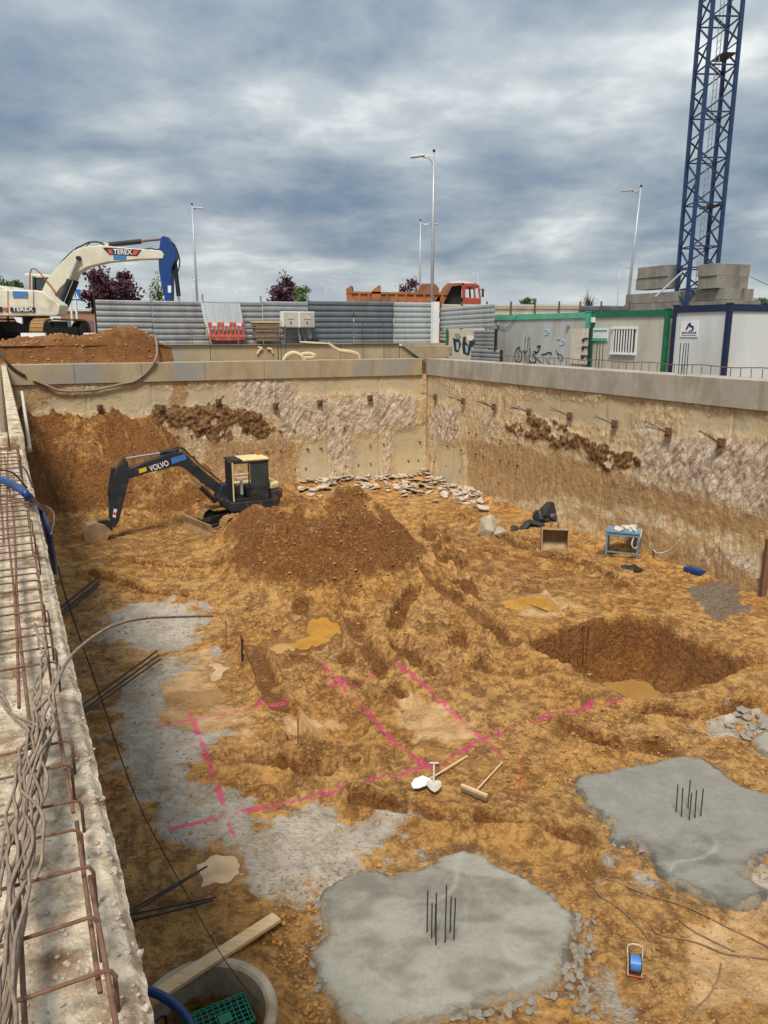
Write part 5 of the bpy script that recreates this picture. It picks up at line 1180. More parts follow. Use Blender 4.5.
def cylr(p, q, r1, r2, y, name, par, split=.55, m1='dark_paint', m2='chrome', f=None):
    f = f or e2; a, b = f(*p), f(*q); a = Vector((a[0], y, a[1])); b = Vector((b[0], y, b[1])); m_ = a+(b-a)*split
    o = MB().cyl(a, m_, r1, 12).build(name, m1, par, smooth=False); MB().cyl(m_, b, r2, 10).build('piston_rod', m2, o); return o
for y in (-.45, .32): cylr((60, 314), (82.3, 259.2), .13, .065, y, 'boom_cylinder', ex, .62)
MB().cyl((e2(82.3, 259.2)[0], -.52, e2(82.3, 259.2)[1]), (e2(82.3, 259.2)[0], .4, e2(82.3, 259.2)[1]), .10, 12).build('boom_pin', 'black', ex)
cylr((106, 245.2), (163, 239.3), .11, .05, -.06, 'stick_cylinder', ex, .62, 'black', 'rust')
es([(98, 247), (106, 242.5), (110, 243.5), (110, 247)], -.2, .1, 'cylinder_bracket', 'white_paint', bm)
cylr((173, 244), (181.5, 318), .10, .06, -.06, 'bucket_cylinder', ex, .7, 'black')
m = MB(); m.tube(smooth([(e2(a, b)[0], -.2, e2(a, b)[1]) for a, b in [(50, 282), (62, 264), (76, 250.3), (84, 246), (90, 243), (98, 242.5), (106, 245)]], 5), .035, 6); m.tube(smooth([(e2(a, b)[0], .1, e2(a, b)[1]) for a, b in [(82, 250), (89, 242.6), (95, 241.2), (104, 243)]], 5), .03, 6); m.build('hydraulic_hose', 'black', ex)
m = MB(); m.tube(smooth([(e2(a, b)[0], -.2, e2(a, b)[1]) for a, b in [(145, 250), (152, 248.6), (158, 250), (164, 248)]], 4), .03, 6); m.tube(smooth([(e2(a, b)[0], -.2, e2(a, b)[1]) for a, b in [(168, 240), (176, 246), (181, 262), (178, 275)]], 4), .03, 6); m.build('hydraulic_hose', 'black', ex)
es([(163, 318), (182, 316), (186, 326), (182, 338), (170, 341), (163, 334)], -.6, .5, 'bucket', 'steel_track', bevel=.03)
pl_ = es([(10.8, 306.8), (35.6, 307), (35.6, 311.9), (10.8, 311.7)], -1.452, -1.443, 'name_plate', 'black', hs)
c = e2n(23.2, 309.4); fitx(lettering('lettering', 'TEREX', .25, 'white', hs, (c[0], -1.456, c[1]), (R(90), 0, 0)), .94)
es([(-6, 306.8), (3, 306.8), (3, 311.7), (-6, 311.7)], -1.452, -1.443, 'name_plate', 'black', hs)
es([(4, 307.5), (8, 307.5), (8, 311), (4, 311)], -1.452, -1.443, 'decal_mark', 'plastic_red', hs)
es([(13.2, 291.3), (28, 291.6), (28, 297.2), (13.2, 297)], -1.452, -1.443, 'blue_plate', 'blue_reel', hs)
m = MB()
for a in (8, 33.5): m.prism([e2n(a, 290), e2n(a+.5, 290), e2n(a+.5, 313), e2n(a, 313)], -1.445, -1.441)
m.build('panel_seam', 'black', hs)
es([(14, 317), (22, 317.5), (22.5, 324), (17, 322)], -1.42, -1.3, 'side_guard', 'white', hs); es([(45, 320), (49, 318), (54, 318), (50, 321.5), (46, 324)], -1.42, -1.3, 'side_guard', 'white', hs)
# concrete barriers before it
def cblock(px0, px1, y0, y1, Y_, m, label, cap=None):
    a, b = P(px0, y1, Y_), P(px1, y1, Y_); z1 = P(px0, y0, Y_)[2]; H_ = z1-a[2]; r = thing('road_barrier', label, 'barrier', a, 0)
    L_ = b[0]-a[0]; MB().prism([(-.22, 0), (.22, 0), (.2, .1), (.09, H_*.5), (.07, H_), (-.07, H_), (-.09, H_*.5), (-.2, .1)], 0, L_, 'x').build('barrier_body', m, r, bevel=.01)
    if cap: MB().box((L_/2, 0, H_*.8), (L_*.98, .19, H_*.2)).build('stripe', cap, r)
    return r
cblock(22.5, 47, 333, 345, 32.5, 'white', 'white road barrier piece standing before the excavator tracks'); cblock(85, 100, 333, 345, 32.5, 'white', 'white and red road barrier piece beside the first hoarding panel', 'plastic_red')

# ------------------------------------------------------------------ small excavator in the pit
HD = R(180+27); hx, hy = math.cos(HD), math.sin(HD)
me = thing('mini_excavator', 'small dark excavator with cream cab roof digging on the pit floor', 'excavator', (EXC[0], EXC[1], tz(EXC[0], EXC[1])-.02), HD)
cz0 = me.location.z
UA = R(13); cu2, su2 = math.cos(UA), math.sin(UA); rt2 = lambda x, y, z=0: (x*cu2-y*su2, x*su2+y*cu2, z)
crawler(me, *rt2(.15, .82)[:2], 2.75, .42, .62, UA, 'mud_track', 'black'); crawler(me, *rt2(.15, -.82)[:2], 2.75, .42, .62, UA, 'mud_track', 'black')
MB().box((0, 0, .45), (1.3, 1.3, .3)).build('car_body', 'dark_paint', me); MB().cyl((0, 0, .5), (0, 0, .72), .5, 20).build('slew_ring', 'black', me)
bl = MB().prism([(2.02, .02), (2.10, .0), (2.06, .22), (2.12, .48), (2.06, .48), (1.98, .24)], -1.02, 1.02).build('dozer_blade', 'bucket_steel', me); bl.rotation_euler = (0, 0, UA)
for y in (-.45, .45): MB().bar(rt2(.6, y, .38), rt2(2.0, y, .25), .12, .10).build('blade_arm', 'dark_paint', me)
poly = [(-.98, -.6), (-.98, .6), (-.75, .90), (.78, .90), (.92, .8), (.92, -.8), (.78, -.90), (-.75, -.90)]
up = MB().prism(poly, .70, 1.02, 'z').build('upper_frame', 'dark_paint', me, bevel=.03)
MB().prism([(-1.05, -.6), (-1.07, .6), (-.80, .89), (-.54, .91), (-.54, -.91), (-.80, -.89)], .98, 1.32, 'z').build('counterweight', 'dark_paint', me, bevel=.06)
MB().prism([(-.96, -.62), (-.96, .60), (-.54, .82), (-.54, -.82)], 1.32, 1.58, 'z').build('engine_hood', 'cream_paint', me, bevel=.08)
MB().box((.05, -.60, 1.22), (1.2, .6, .42)).build('side_cover', 'cream_paint', me, bevel=.08)
# cab
cx0, cx1, cy0, cy1, cz, ct = -.50, .82, -.04, .86, 1.0, 2.46
cabm = MB().prism([(cx0, cz), (cx1, cz), (cx1, cz+.10), (cx0, cz+.10)], cy0, cy1).build('cab', 'black', me)
def cb(p, d, name, m, bev=.0): return MB().box(p, d).build(name, m, cabm, bevel=bev)
for x_, y_, mm in [(cx0+.04, cy1-.03, 'dark_paint'), (cx1-.03, cy1-.01, 'cream_paint'), (cx0+.04, cy0+.03, 'black'), (cx1-.04, cy0+.03, 'black'), (.22, cy1-.03, 'black')]:
    cb((x_, y_, (cz+ct)/2), (.045, .05, ct-cz-.1), 'cab_pillar', mm, .005)
cb(((cx0+cx1)/2-.2, (cy0+cy1)/2, ct), (cx1-cx0-.36, cy1-cy0+.06, .09), 'cab_roof', 'cream_paint', .04); cb((cx1-.19, (cy0+cy1)/2, ct-.01), (.42, cy1-cy0+.02, .07), 'roof_hatch', 'black', .02)
cb((cx1-.01, (cy0+cy1)/2, (cz+ct)/2), (.02, cy1-cy0-.12, ct-cz-.15), 'front_guard', 'black')
m = MB()
for k in range(7): m.box((cx1+.01, cy0+.1+k*.13, (cz+ct)/2), (.012, .015, ct-cz-.15))
m.build('guard_bars', 'dark_paint', cabm)
cb(((cx0+cx1)/2, cy1-.02, ct-.08), (cx1-cx0, .05, .05), 'door_frame', 'black'); cb((.50, cy1-.02, cz+.10), (.56, .05, .05), 'door_frame', 'dark_paint')
cb((-.14, cy1-.025, (cz+ct)/2+.2), (.62, .015, .85), 'door_glass', 'glass_dark'); cb((-.14, cy1-.025, cz+.30), (.62, .03, .40), 'door_panel', 'sign_yellow' if 0 else 'dark_paint')
cb((cx0+.01, (cy0+cy1)/2, (cz+ct)/2+.2), (.012, cy1-cy0-.12, .9), 'rear_glass', 'glass_dark')
cb((0, (cy0+cy1)/2-.05, cz+.30), (.5, .5, .38), 'seat', 'black', .05); cb((-.22, (cy0+cy1)/2-.05, cz+.72), (.12, .48, .6), 'seat_back', 'black', .05)
cb((.55, (cy0+cy1)/2, cz+.06), (.4, .7, .03), 'cab_floor', 'bucket_steel'); cb((.45, cy1-.2, cz+.5), (.08, .1, .5), 'console', 'lamp_grey'); cb((.48, cy1-.015, cz+1.0), (.52, .02, .03), 'grab_bar', 'white'); cb((.50, cy1-.015, cz+.88), (.4, .02, .03), 'grab_bar', 'white')
MB().tube([(-.95, .5, 1.5), (-.98, .5, 1.85)], .02, 6).build('beacon_stem', 'lamp_grey', me)
cb((-.35, -.0+cy0+.2, ct+.10), (.10, .10, .12), 'beacon', 'orange', .02)
# boom plane
bp = Pl((EXC[0], EXC[1]), HD)
def b2(px, py): s, z = bp(px, py); return (s, z-cz0)
def bs(L_, y0, y1, name, m, par=me, bevel=0): return MB().prism([b2(*p) for p in L_], y0, y1).build(name, m, par, bevel=bevel)
bo = bs([(127.3, 469), (147, 461), (170, 452.5), (177, 451), (183.3, 452.5), (190, 458.6), (204, 471.7), (217, 482), (229, 491), (229, 500), (217, 494), (201.6, 482), (186, 469.5), (180, 466), (175.5, 465.5), (152, 471), (129, 478)], -.15, .15, 'boom', 'dark_paint', bevel=.015)
bs([(220, 484), (233, 482), (236, 505), (224, 508), (215, 497)], -.26, .26, 'boom_foot', 'dark_paint', bevel=.02)
sk = bs([(123.4, 457.3), (127.5, 462), (129, 477), (125.5, 492), (118.6, 520), (114, 528), (109, 518), (109.5, 500), (110.3, 482), (115.6, 466.5)], -.13, .13, 'stick', 'dark_paint', bevel=.015)
bs([(113.2, 508), (116.5, 508.5), (115, 517), (112, 516)], .132, .136, 'warning_decal', 'white', sk); bs([(113, 511), (115.8, 511.5), (115.2, 514.2), (112.6, 514)], .137, .14, 'warning_mark', 'plastic_red', sk)
cylr((178, 450), (126, 458.5), .07, .035, 0, 'stick_cylinder', me, .35, 'black', 'chrome', b2)
cylr((216, 502), (192, 479), .08, .04, .0, 'boom_cylinder', me, .65, 'black', 'chrome', b2)
cylr((113, 468), (107, 507), .06, .03, 0, 'bucket_cylinder', me, .7, 'black', 'chrome', b2)
m = MB(); m.tube(smooth([(b2(a, b)[0], -.05, b2(a, b)[1]) for a, b in [(168, 452), (175, 448), (183, 448.5), (190, 455), (204, 468), (222, 482)]], 5), .025, 6)
m.tube(smooth([(b2(a, b)[0], .08, b2(a, b)[1]) for a, b in [(172, 452), (180, 448), (187, 452)]], 5), .022, 6); m.build('hydraulic_hose', 'black', me)
yp = bs([(138, 468.6), (145.3, 466.3), (145.8, 470.3), (138.5, 472.6)], .152, .157, 'yellow_decal', 'sign_yellow', bo)
a, b = b2(148.5, 468.6), b2(168, 462.2); aa = math.atan2(b[1]-a[1], b[0]-a[0]); L_ = math.dist(a, b)
t_ = lettering('lettering', 'VOLVO', .26, 'white', bo, ((a[0]+b[0])/2, .156, (a[1]+b[1])/2), (R(90), 0, 0), sx=1.0)
t_.rotation_mode = 'XYZ'; t_.rotation_euler = Matrix(((-1, 0, 0), (0, 0, 1), (0, 1, 0))).to_euler(); 
ang = math.atan2(b[1]-a[1], a[0]-b[0]+2*(b[0]-a[0])) if 0 else math.atan2(b[1]-a[1], -(b[0]-a[0]))
t_.rotation_euler = (Matrix(((-1, 0, 0), (0, 0, 1), (0, 1, 0))) @ Matrix.Rotation(ang, 3, 'Z')).to_euler()
w0 = t_.dimensions.x or 1; vx = [v.co.x for v in t_.data.vertices]; t_.scale = (abs(b[0]-a[0])/(max(vx)-min(vx)), 1, 1)
bs([(170, 457.5), (184, 453.5), (185.5, 458.5), (171, 463.5)], .152, .157, 'blue_decal', 'blue_reel', bo)
# bucket of the small excavator
bk_ = bs([(107, 520), (113, 522), (112, 532), (107, 530), (101, 523), (97, 521.5)], -.10, .10, 'bucket_link', 'black')
bx = [(112, 531), (104, 524), (95, 521), (86, 524.5), (82.5, 531), (84, 539), (90, 546), (97, 551), (99, 549), (92, 543), (87, 537), (86, 531), (89, 527.5), (95, 525), (103, 528), (108, 533)]
bu = bs(bx, -.33, .33, 'bucket', 'bucket_steel')
for y in (-.34, .30): bs([(108, 532), (104, 524), (95, 521), (86, 524.5), (82.5, 531), (84, 539), (90, 546), (97, 551), (103, 544)], y, y+.04, 'bucket_side', 'bucket_steel', bu)
for k in range(4):
    y = -.26+k*.17; bs([(96, 549), (99.5, 548.5), (101, 555)], y-.03, y+.03, 'bucket_tooth', 'steel_track', bu)

# ------------------------------------------------------------------ orange tipper truck behind the hoarding
YT = 46.5; o_ = P(410, 330, YT); tk = thing('dump_truck', 'rusty orange tipper truck with red cab seen above the hoarding', 'truck', (o_[0], YT, ZS-.3))
def t2(px, py): q = P(px, py, YT); return (q[0]-o_[0], q[2]-tk.location.z)
def ts(L_, y0, y1, name, m, par=tk, bevel=0): return MB().prism([t2(*p) for p in L_], y0, y1).build(name, m, par, bevel=bevel)
ts([(350, 312), (440, 312), (440, 318), (350, 318)], -.5, .5, 'chassis', 'black')
bd = ts([(347.5, 293.5), (438, 295.5), (440, 311), (350, 311)], -1.2, -1.12, 'tipper_side', 'orange'); ts([(347.5, 293.5), (438, 295.5), (440, 311), (350, 311)], 1.12, 1.2, 'tipper_side', 'orange')
MB().box(((t2(348, 300)[0]+t2(439, 300)[0])/2, 0, t2(390, 310)[1]), (t2(439, 300)[0]-t2(348, 300)[0], 2.3, .12)).build('tipper_floor', 'orange', tk)
ts([(347.5, 292.4), (446, 294), (446, 296), (347.5, 294.4)], -1.28, -1.205, 'top_rail', 'orange', bd)
for k in range(11):
    x0 = 350+k*9; ts([(x0, 295), (x0+2.2, 295), (x0+2.2, 311), (x0, 311)], -1.27, -1.205, 'side_rib', 'orange', bd)
ts([(347, 290), (352.5, 286.5), (353.5, 311), (348, 311)], -1.25, 1.25, 'tailgate', 'orange'); ts([(372, 292), (379, 286.5), (381, 287), (381, 311), (373, 311)], -1.28, -1.1, 'side_bracket', 'orange', bd)
ts([(416, 292), (421, 284.5), (434, 284.5), (438, 289), (438, 300), (416, 300)], -1.0, 1.0, 'load_cover', 'orange', bevel=.05)
ts([(434, 302), (446, 284.5), (462, 284), (462, 286), (450, 287.5), (443, 302)], -1.2, 1.2, 'cab_protector', 'orange')
ts([(449, 283), (458, 281.8), (472, 283.5), (472, 284.6), (449, 284.6)], -.9, .9, 'air_deflector', 'white')
cbx = ts([(461, 298), (478.5, 299), (478.5, 318), (460, 318)], -1.2, 1.2, 'cab_lower', 'truck_red', bevel=.04)
ts([(459.5, 284.3), (473, 284.3), (477, 286.5), (477, 288.4), (459.5, 288.4)], -1.2, 1.2, 'cab_roof', 'truck_red', bevel=.04)
for pp_ in ([(460, 288), (463.4, 288), (463.4, 299), (460, 299)], [(471, 288), (472.6, 288), (473.4, 299), (471.4, 299)], [(475.4, 288), (477, 288), (478.6, 299), (476.8, 299)]):
    for y in (-1.2, 1.12): ts(pp_, y, y+.08, 'cab_pillar', 'truck_red', cbx)
ts([(443, 288), (459, 286.5), (460, 312), (444, 312)], -.8, .8, 'cab_rear', 'black')
ts([(479.3, 290), (481, 290), (481, 298), (479.3, 298)], -1.35, -1.15, 'mirror', 'black'); ts([(477, 290.4), (480, 290.4), (480, 291), (477, 291)], -1.28, -1.22, 'mirror_arm', 'black')
for px in (365, 378, 466):
    for y in (-1.15, .85):
        c = t2(px, 0)[0]; wh = MB().cyl((c, y, .5), (c, y+.3, .5), .5, 20).build('wheel', 'black', tk); MB().cyl((c, y-.01, .5), (c, y+.31, .5), .25, 14).build('rim', 'orange', wh)

# ------------------------------------------------------------------ pedestrian crossing sign
a = P(75, 290, 44); r = thing('crossing_sign', 'blue square pedestrian crossing sign between excavator and plum tree', 'traffic sign', (a[0], 44, ZS-.2)); zc_ = P(75.5, 295, 44)[2]-r.location.z
pb = MB().box((0, 0, zc_), (.56, .03, .60)).build('sign_plate', 'road_blue', r); MB().prism([(-.21, zc_-.21), (.21, zc_-.21), (0, zc_+.2)], -.026, -.017).build('sign_triangle', 'white', pb)
m = MB(); m.prism([(-.02, zc_+.06), (.03, zc_+.06), (.03, zc_+.10), (-.02, zc_+.10)], -.034, -.027); m.prism([(-.03, zc_-.04), (.04, zc_-.04), (.03, zc_+.05), (-.02, zc_+.05)], -.034, -.027)
m.prism([(-.03, zc_-.04), (0, zc_-.04), (-.05, zc_-.17), (-.08, zc_-.17)], -.034, -.027); m.prism([(.0, zc_-.04), (.04, zc_-.04), (.08, zc_-.17), (.05, zc_-.17)], -.034, -.027); m.build('walker_symbol', 'black', pb)
MB().cyl((0, .05, 0), (0, .05, zc_+.3), .035, 8).build('post', 'lamp_grey', r)
for px, lb_ in ((74, 'left of the two white posts under the crossing sign'), (79, 'right of the two white posts under the crossing sign')):
    a = P(px, 340, 42); z1 = P(px, 300, 42)[2]; solo(MB().cyl((a[0], 42, ZS-.1), (a[0], 42, z1), .06, 8), 'white_post', 'white', lb_, 'post', 'white posts')

# ------------------------------------------------------------------ trees
def tree(px, ytop, ybot, Y_, wpx, label, mt, n=2600, leaf=.11, seed=1, trunk=True, thin=0., name='tree', group=None, nb=9):
    q = random.Random(seed); b = P(px, ytop, Y_); c0 = P(px, ybot, Y_); z0 = ZS-.2; sc = Y_/785; rw = wpx*sc/2; zt = b[2]; zb2 = max(c0[2], z0+.9); hc_ = (zt-zb2)/2; zc2 = (zt+zb2)/2
    r = thing(name, label, 'tree', (b[0], Y_, z0), 0, group); cz = zc2-z0
    m = MB(); m.tube([(0, 0, 0), (.04, 0, (zb2-z0)*.7), (.0, .03, cz)], [rw*.06+.05, rw*.05+.04, rw*.02+.02], 8)
    tips = []
    for k in range(nb):
        a = q.uniform(0, 6.28); e = q.uniform(.1, 1.2); rr_ = q.uniform(.55, .9)
        t = Vector((math.cos(a)*math.cos(e)*rw*rr_, math.sin(a)*math.cos(e)*rw*rr_, cz+math.sin(e)*hc_*rr_-hc_*.25)); s = Vector((0, 0, cz-hc_*q.uniform(.3, .9)))
        m.tube([s, (s+t)/2+Vector((0, 0, .1*rw)), t], [rw*.03+.015, rw*.02+.01, .008], 5); tips.append(t)
    m.build('trunk', 'bark', r)
    m = MB(); cl = []
    for k in range(34):
        while True:
            v = Vector((q.uniform(-1, 1), q.uniform(-1, 1), q.uniform(-1, 1)))
            if .25 < v.length < 1: break
        cl.append((Vector((v.x*rw*.86, v.y*rw*.86, cz+v.z*hc_*.88)), q.uniform(.16, .34)))
    for k in range(n):
        c, s = q.choice(cl); d = Vector((q.gauss(0, 1), q.gauss(0, 1), q.gauss(0, 1)*.8)); p = c+d*s*.55*Vector((rw, rw, hc_)).length/1.73
        u = Vector((q.gauss(0, 1), q.gauss(0, 1), q.gauss(0, 1))).normalized(); w = u.orthogonal().normalized(); l = leaf*q.uniform(.6, 1.3)
        m.add([p-u*l, p+w*l*.55, p+u*l, p-w*l*.55], [(0, 1, 2, 3)])
    m.build('crown', mt, r); return r
tree(109, 267, 318, 52, 57, 'large dark purple plum tree behind the excavator boom', 'leaf_plum', 5200, .13, 1)
tree(284, 276, 325, 60, 40, 'dark purple plum tree right of the electric box', 'leaf_plum', 3600, .13, 2)
tree(301, 279, 325, 58, 18, 'small bright green tree beside the middle plum tree', 'leaf_green', 1400, .10, 3)
tree(412, 277, 325, 64, 28, 'purple plum tree behind the tipper truck', 'leaf_plum', 2200, .13, 4)
tree(3, 276, 318, 70, 42, 'dark green tree at the far left behind the white excavator', 'leaf_dark', 3800, .15, 5)
tree(157, 266, 315, 50, 20, 'thin pale green sapling behind the excavator arm', 'leaf_pale', 420, .09, 6, nb=14)
tree(590, 282, 318, 60, 22, 'nearly bare small tree behind the beige hoarding', 'leaf_pale', 60, .06, 7, nb=26)
tree(529, 296, 315, 75, 18, 'low bush top showing over the beige hoarding', 'leaf_dark', 900, .12, 8)
tree(762, 297, 318, 75, 30, 'dark shrubbery at the right edge beyond the ballast', 'leaf_dark', 1500, .15, 9)
# far buildings and hills
def house(px0, px1, ytop, Y_, mt, label, roof=None):
    a, b = P(px0, ytop, Y_), P(px1, ytop, Y_); r = thing('far_building', label, 'building', ((a[0]+b[0])/2, Y_, ZS-.3)); L_ = b[0]-a[0]; H_ = a[2]-r.location.z; D_ = 9
    MB().box((0, D_/2, H_/2), (L_, D_, H_)).build('walls', mt, r); MB().box((0, D_/2, H_+.1), (L_+.5, D_+.5, .25)).build('roof', roof or 'render_far', r)
    n = max(2, int(L_/2.6)); fl_ = max(1, int(H_/2.9))
    for i in range(n):
        for j in range(fl_):
            w = MB().box((-L_/2+L_*(i+.5)/n, -.02, 1.6+2.9*j), (1.2, .12, 1.3)).build('window', 'glass_far', r)
house(60, 97, 311, 105, 'brick_far', 'low distant brick building seen under the excavator boom'); house(98, 130, 306, 140, 'render_far', 'pale distant building behind the plum tree'); house(-60, 20, 312, 120, 'brick_far', 'low distant brick building behind the left tracks')
house(540, 610, 310, 150, 'render_far', 'pale distant building hidden behind the beige hoarding')
U = np.linspace(-1500, 1500, 120); Vv = np.linspace(0, 1, 10); U, Vv = np.meshgrid(U, Vv)
Yh = 900+Vv*500; Zh = ZS-2+np.sin(Vv*math.pi)*(14+16*fbm(U, U*0, .004, 4, 500)+30*sstep(500, 1200, U))
o = gridmesh('hills', U, Yh, Zh, 'hill'); o['kind'] = 'structure'

# ------------------------------------------------------------------ small things on the pit floor
def ground_thing(px, py): p = GT(px, py); return p
# blue trestle table with rags
p = GT(622, 556); tb = thing('work_table', 'blue metal work table heaped with rags beside the right wall', 'table', p, R(-22)); hT = .74
MB().box((0, 0, hT), (.98, .72, .035)).build('table_top', 'table_blue', tb)
for x_ in (-.45, .45):
    for y_ in (-.32, .32): MB().box((x_, y_, hT/2), (.05, .05, hT)).build('leg', 'table_blue', tb)
for x_ in (-.45, .45): MB().box((x_, 0, .12), (.035, .6, .035)).build('brace', 'table_blue', tb)
for y_ in (-.32, .32): MB().box((0, y_, hT-.07), (.86, .03, .08)).build('brace', 'table_blue', tb)
MB().box((0, -.32, .12), (.86, .035, .035)).build('brace', 'table_blue', tb)
q = random.Random(4); m = MB()
for k in range(9): m.rock((q.uniform(-.35, .35), q.uniform(-.2, .25), .05), (q.uniform(.15, .35), .2, .1), k)
o = m.build('rags', 'rag'); o.location = (p.x, p.y, p.z+hT+.015); tag(o, 'pale crumpled rags and hose ends lying on the blue table', 'rags')
m = MB(); m.tube(smooth([(p.x+.3, p.y-.25, p.z+hT+.06), (p.x+.1, p.y-.5, p.z+.45), (p.x+.25, p.y-.45, p.z+.3), (p.x+.4, p.y-.3, p.z+.6), (p.x+.5, p.y-.1, p.z+hT+.05)], 6), .02, 6)
wp = lambda px, py, off=-.25: (lambda q_, : (lambda sz: (*q_.w(sz[0]), sz[1]))(q_(px, py)))(Pl(right.w(0, off), right.a))
m.tube(smooth([(p.x+.4, p.y-.1, p.z+hT+.04), GT(650, 545, .35)-Vector((0, 0, 0)), wp(655, 552), wp(668, 551), wp(676, 545), wp(680, 540)], 6), .022, 6)
solo(m, 'hose', 'rag', 'pale thin hose looping from the blue table to the right wall', 'hose', smooth=True)
# loose bucket
p = GT(554, 549); bu = thing('digger_bucket', 'loose rusty digger bucket lying open on the floor left of the blue table', 'bucket', p, R(-8))
prof = [(0, 0), (.25, .02), (.48, .14), (.60, .36), (.58, .58), (.45, .72), (.12, .76), (.10, .72), (.42, .67), (.53, .55), (.54, .37), (.44, .19), (.24, .08), (0, .05)]
MB().prism([(a-.3, b) for a, b in prof], -.42, .42, 'x').build('shell', 'bucket_steel', bu)
for x_ in (-.42, .38): MB().prism([(a-.3, b) for a, b in prof[:7]], x_, x_+.04, 'x').build('side_plate', 'bucket_steel', bu)
for x_ in (-.14, .08): MB().prism([(-.2, .7), (.2, .74), (.15, .9), (-.05, .9)], x_, x_+.05, 'x').build('hanger', 'steel_track', bu)
for k in range(5): MB().box((-.34+k*.17, -.34, .03), (.07, .14, .04)).build('tooth', 'steel_track', bu)
# concrete lump with bolt, tarp
p = GT(488, 535); m = MB(); m.rock((p.x, p.y, p.z+.33), (.55, .5, .75), 3, Matrix.Rotation(.2, 3, 'Y')); m.rock((p.x+.25, p.y, p.z+.15), (.7, .5, .4), 5)
solo(m, 'boulder', 'pipe_concrete', 'grey broken concrete boulder standing left of the black tarp', 'boulder')
m = MB(); q = random.Random(8)
for px, py, s, h_ in [(515, 529, .35, .08), (524, 528, .5, .14), (533, 526, .6, .25), (541, 523, .6, .5), (547, 521, .5, .75), (550, 525, .4, .35)]:
    p = GT(px, py); m.rock((p.x, p.y, p.z+h_*.4), (s*1.3, s, h_), px)
solo(m, 'tarp', 'tarp', 'crumpled black tarp heaped against the foot of the right wall', 'tarp')
m = MB()
for px, py in [(627, 568), (633, 569), (638, 571)]: p = GT(px, py); m.rock((p.x, p.y, p.z+.03), (.35, .2, .08), px)
solo(m, 'plastic_scrap', 'black', 'flat black plastic scrap on the floor in front of the blue table', 'scrap')
p, q_ = GT(686, 574), GT(702, 580); m = MB(); m.bar(p+Vector((0, 0, .06)), q_+Vector((0, 0, .06)), .22, .10); m.bar(GT(690, 571)+Vector((0, 0, .1)), GT(700, 574)+Vector((0, 0, .08)), .12, .06)
solo(m, 'metal_profile', 'blue_paint', 'short blue metal profile lying near the foot of the right wall', 'metal profile')
a = wp(766, 548, -.2); b = wp(767, 600, -.35); solo(MB().bar((a[0]+.1, a[1], 1.7), (a[0]+.1, a[1], 0), .22, .12), 'steel_post', 'rust', 'dark rusty steel post against the right wall at the picture edge', 'post')
# shovels and broom
def gz(px, py, h): return GT(px, py, h)
def handle(a, b, r, m='wood_new'): return MB().cyl(a, b, r, 8)
p0, p1 = GT(434, 788, .05), GT(434, 767, .07); r = thing('shovel', 'short shovel with round blade and T handle, blade toward the camera', 'shovel', p0, 0)
d = (p1-p0); al = math.atan2(d.y, d.x)
c = GT(434, 792, .04)-p0; k = 12; n = [(c.x+.115*math.sin(t), c.y+.02+.165*math.cos(t)*(1.0 if math.cos(t) < 0 else .75)) for t in np.linspace(0, 2*math.pi, k, endpoint=False)]
m = MB(); m.add([(x_, y_, .035+.05*abs(x_-c.x)/.12) for x_, y_ in n]+[(c.x, c.y, .02)], [(i, (i+1) % k, k) for i in range(k)]); m.add([(x_, y_, .028+.05*abs(x_-c.x)/.12) for x_, y_ in n]+[(c.x, c.y, .012)], [((i+1) % k, i, k) for i in range(k)])
m.build('blade', 'white_dirty', r); MB().cyl((c.x, c.y+.10, .05), d, .017, 8).build('handle', 'white_dirty', r); MB().cyl(d+Vector((-.075, 0, 0)), d+Vector((.075, 0, 0)), .016, 8).build('grip', 'white_dirty', r)
a, b = GT(424, 786, .06), GT(467, 759, .05); r = thing('shovel', 'long handled shovel lying behind the short one, handle to the upper right', 'shovel', a, 0)
d = b-a; u = d.normalized(); v = Vector((-u.y, u.x, 0)); MB().cyl(u*.05, d, .016, 8).build('handle', 'wood_new', r)
n = [(-.24, 0), (-.20, .08), (-.08, .12), (.08, .10), (.12, .02), (.12, -.02), (.08, -.10), (-.08, -.12), (-.20, -.08)]; pts = [u*x_+v*y_+Vector((0, 0, .01+.3*abs(y_))) for x_, y_ in n]
m = MB(); m.add(pts, [tuple(range(9))]); m.add([p_-Vector((0, 0, .008)) for p_ in pts], [tuple(range(8, -1, -1))]); m.build('blade', 'white', r)
a, b, e, f = GT(480, 796, .06), GT(502, 766, .05), GT(461, 792, .07), GT(487, 803, .07); r = thing('broom', 'pale wooden push broom lying on the soil right of the shovels', 'broom', a, 0)
MB().cyl(GT(475, 797, .09)-a, b-a, .014, 8).build('handle', 'wood_new', r); MB().bar(e-a+Vector((0, 0, .05)), f-a+Vector((0, 0, .05)), .05, .03).build('broom_head', 'wood_new', r); MB().bar(e-a+Vector((0, -.03, .01)), f-a+Vector((0, -.03, .01)), .05, .05).build('bristles', 'wood_old', r)
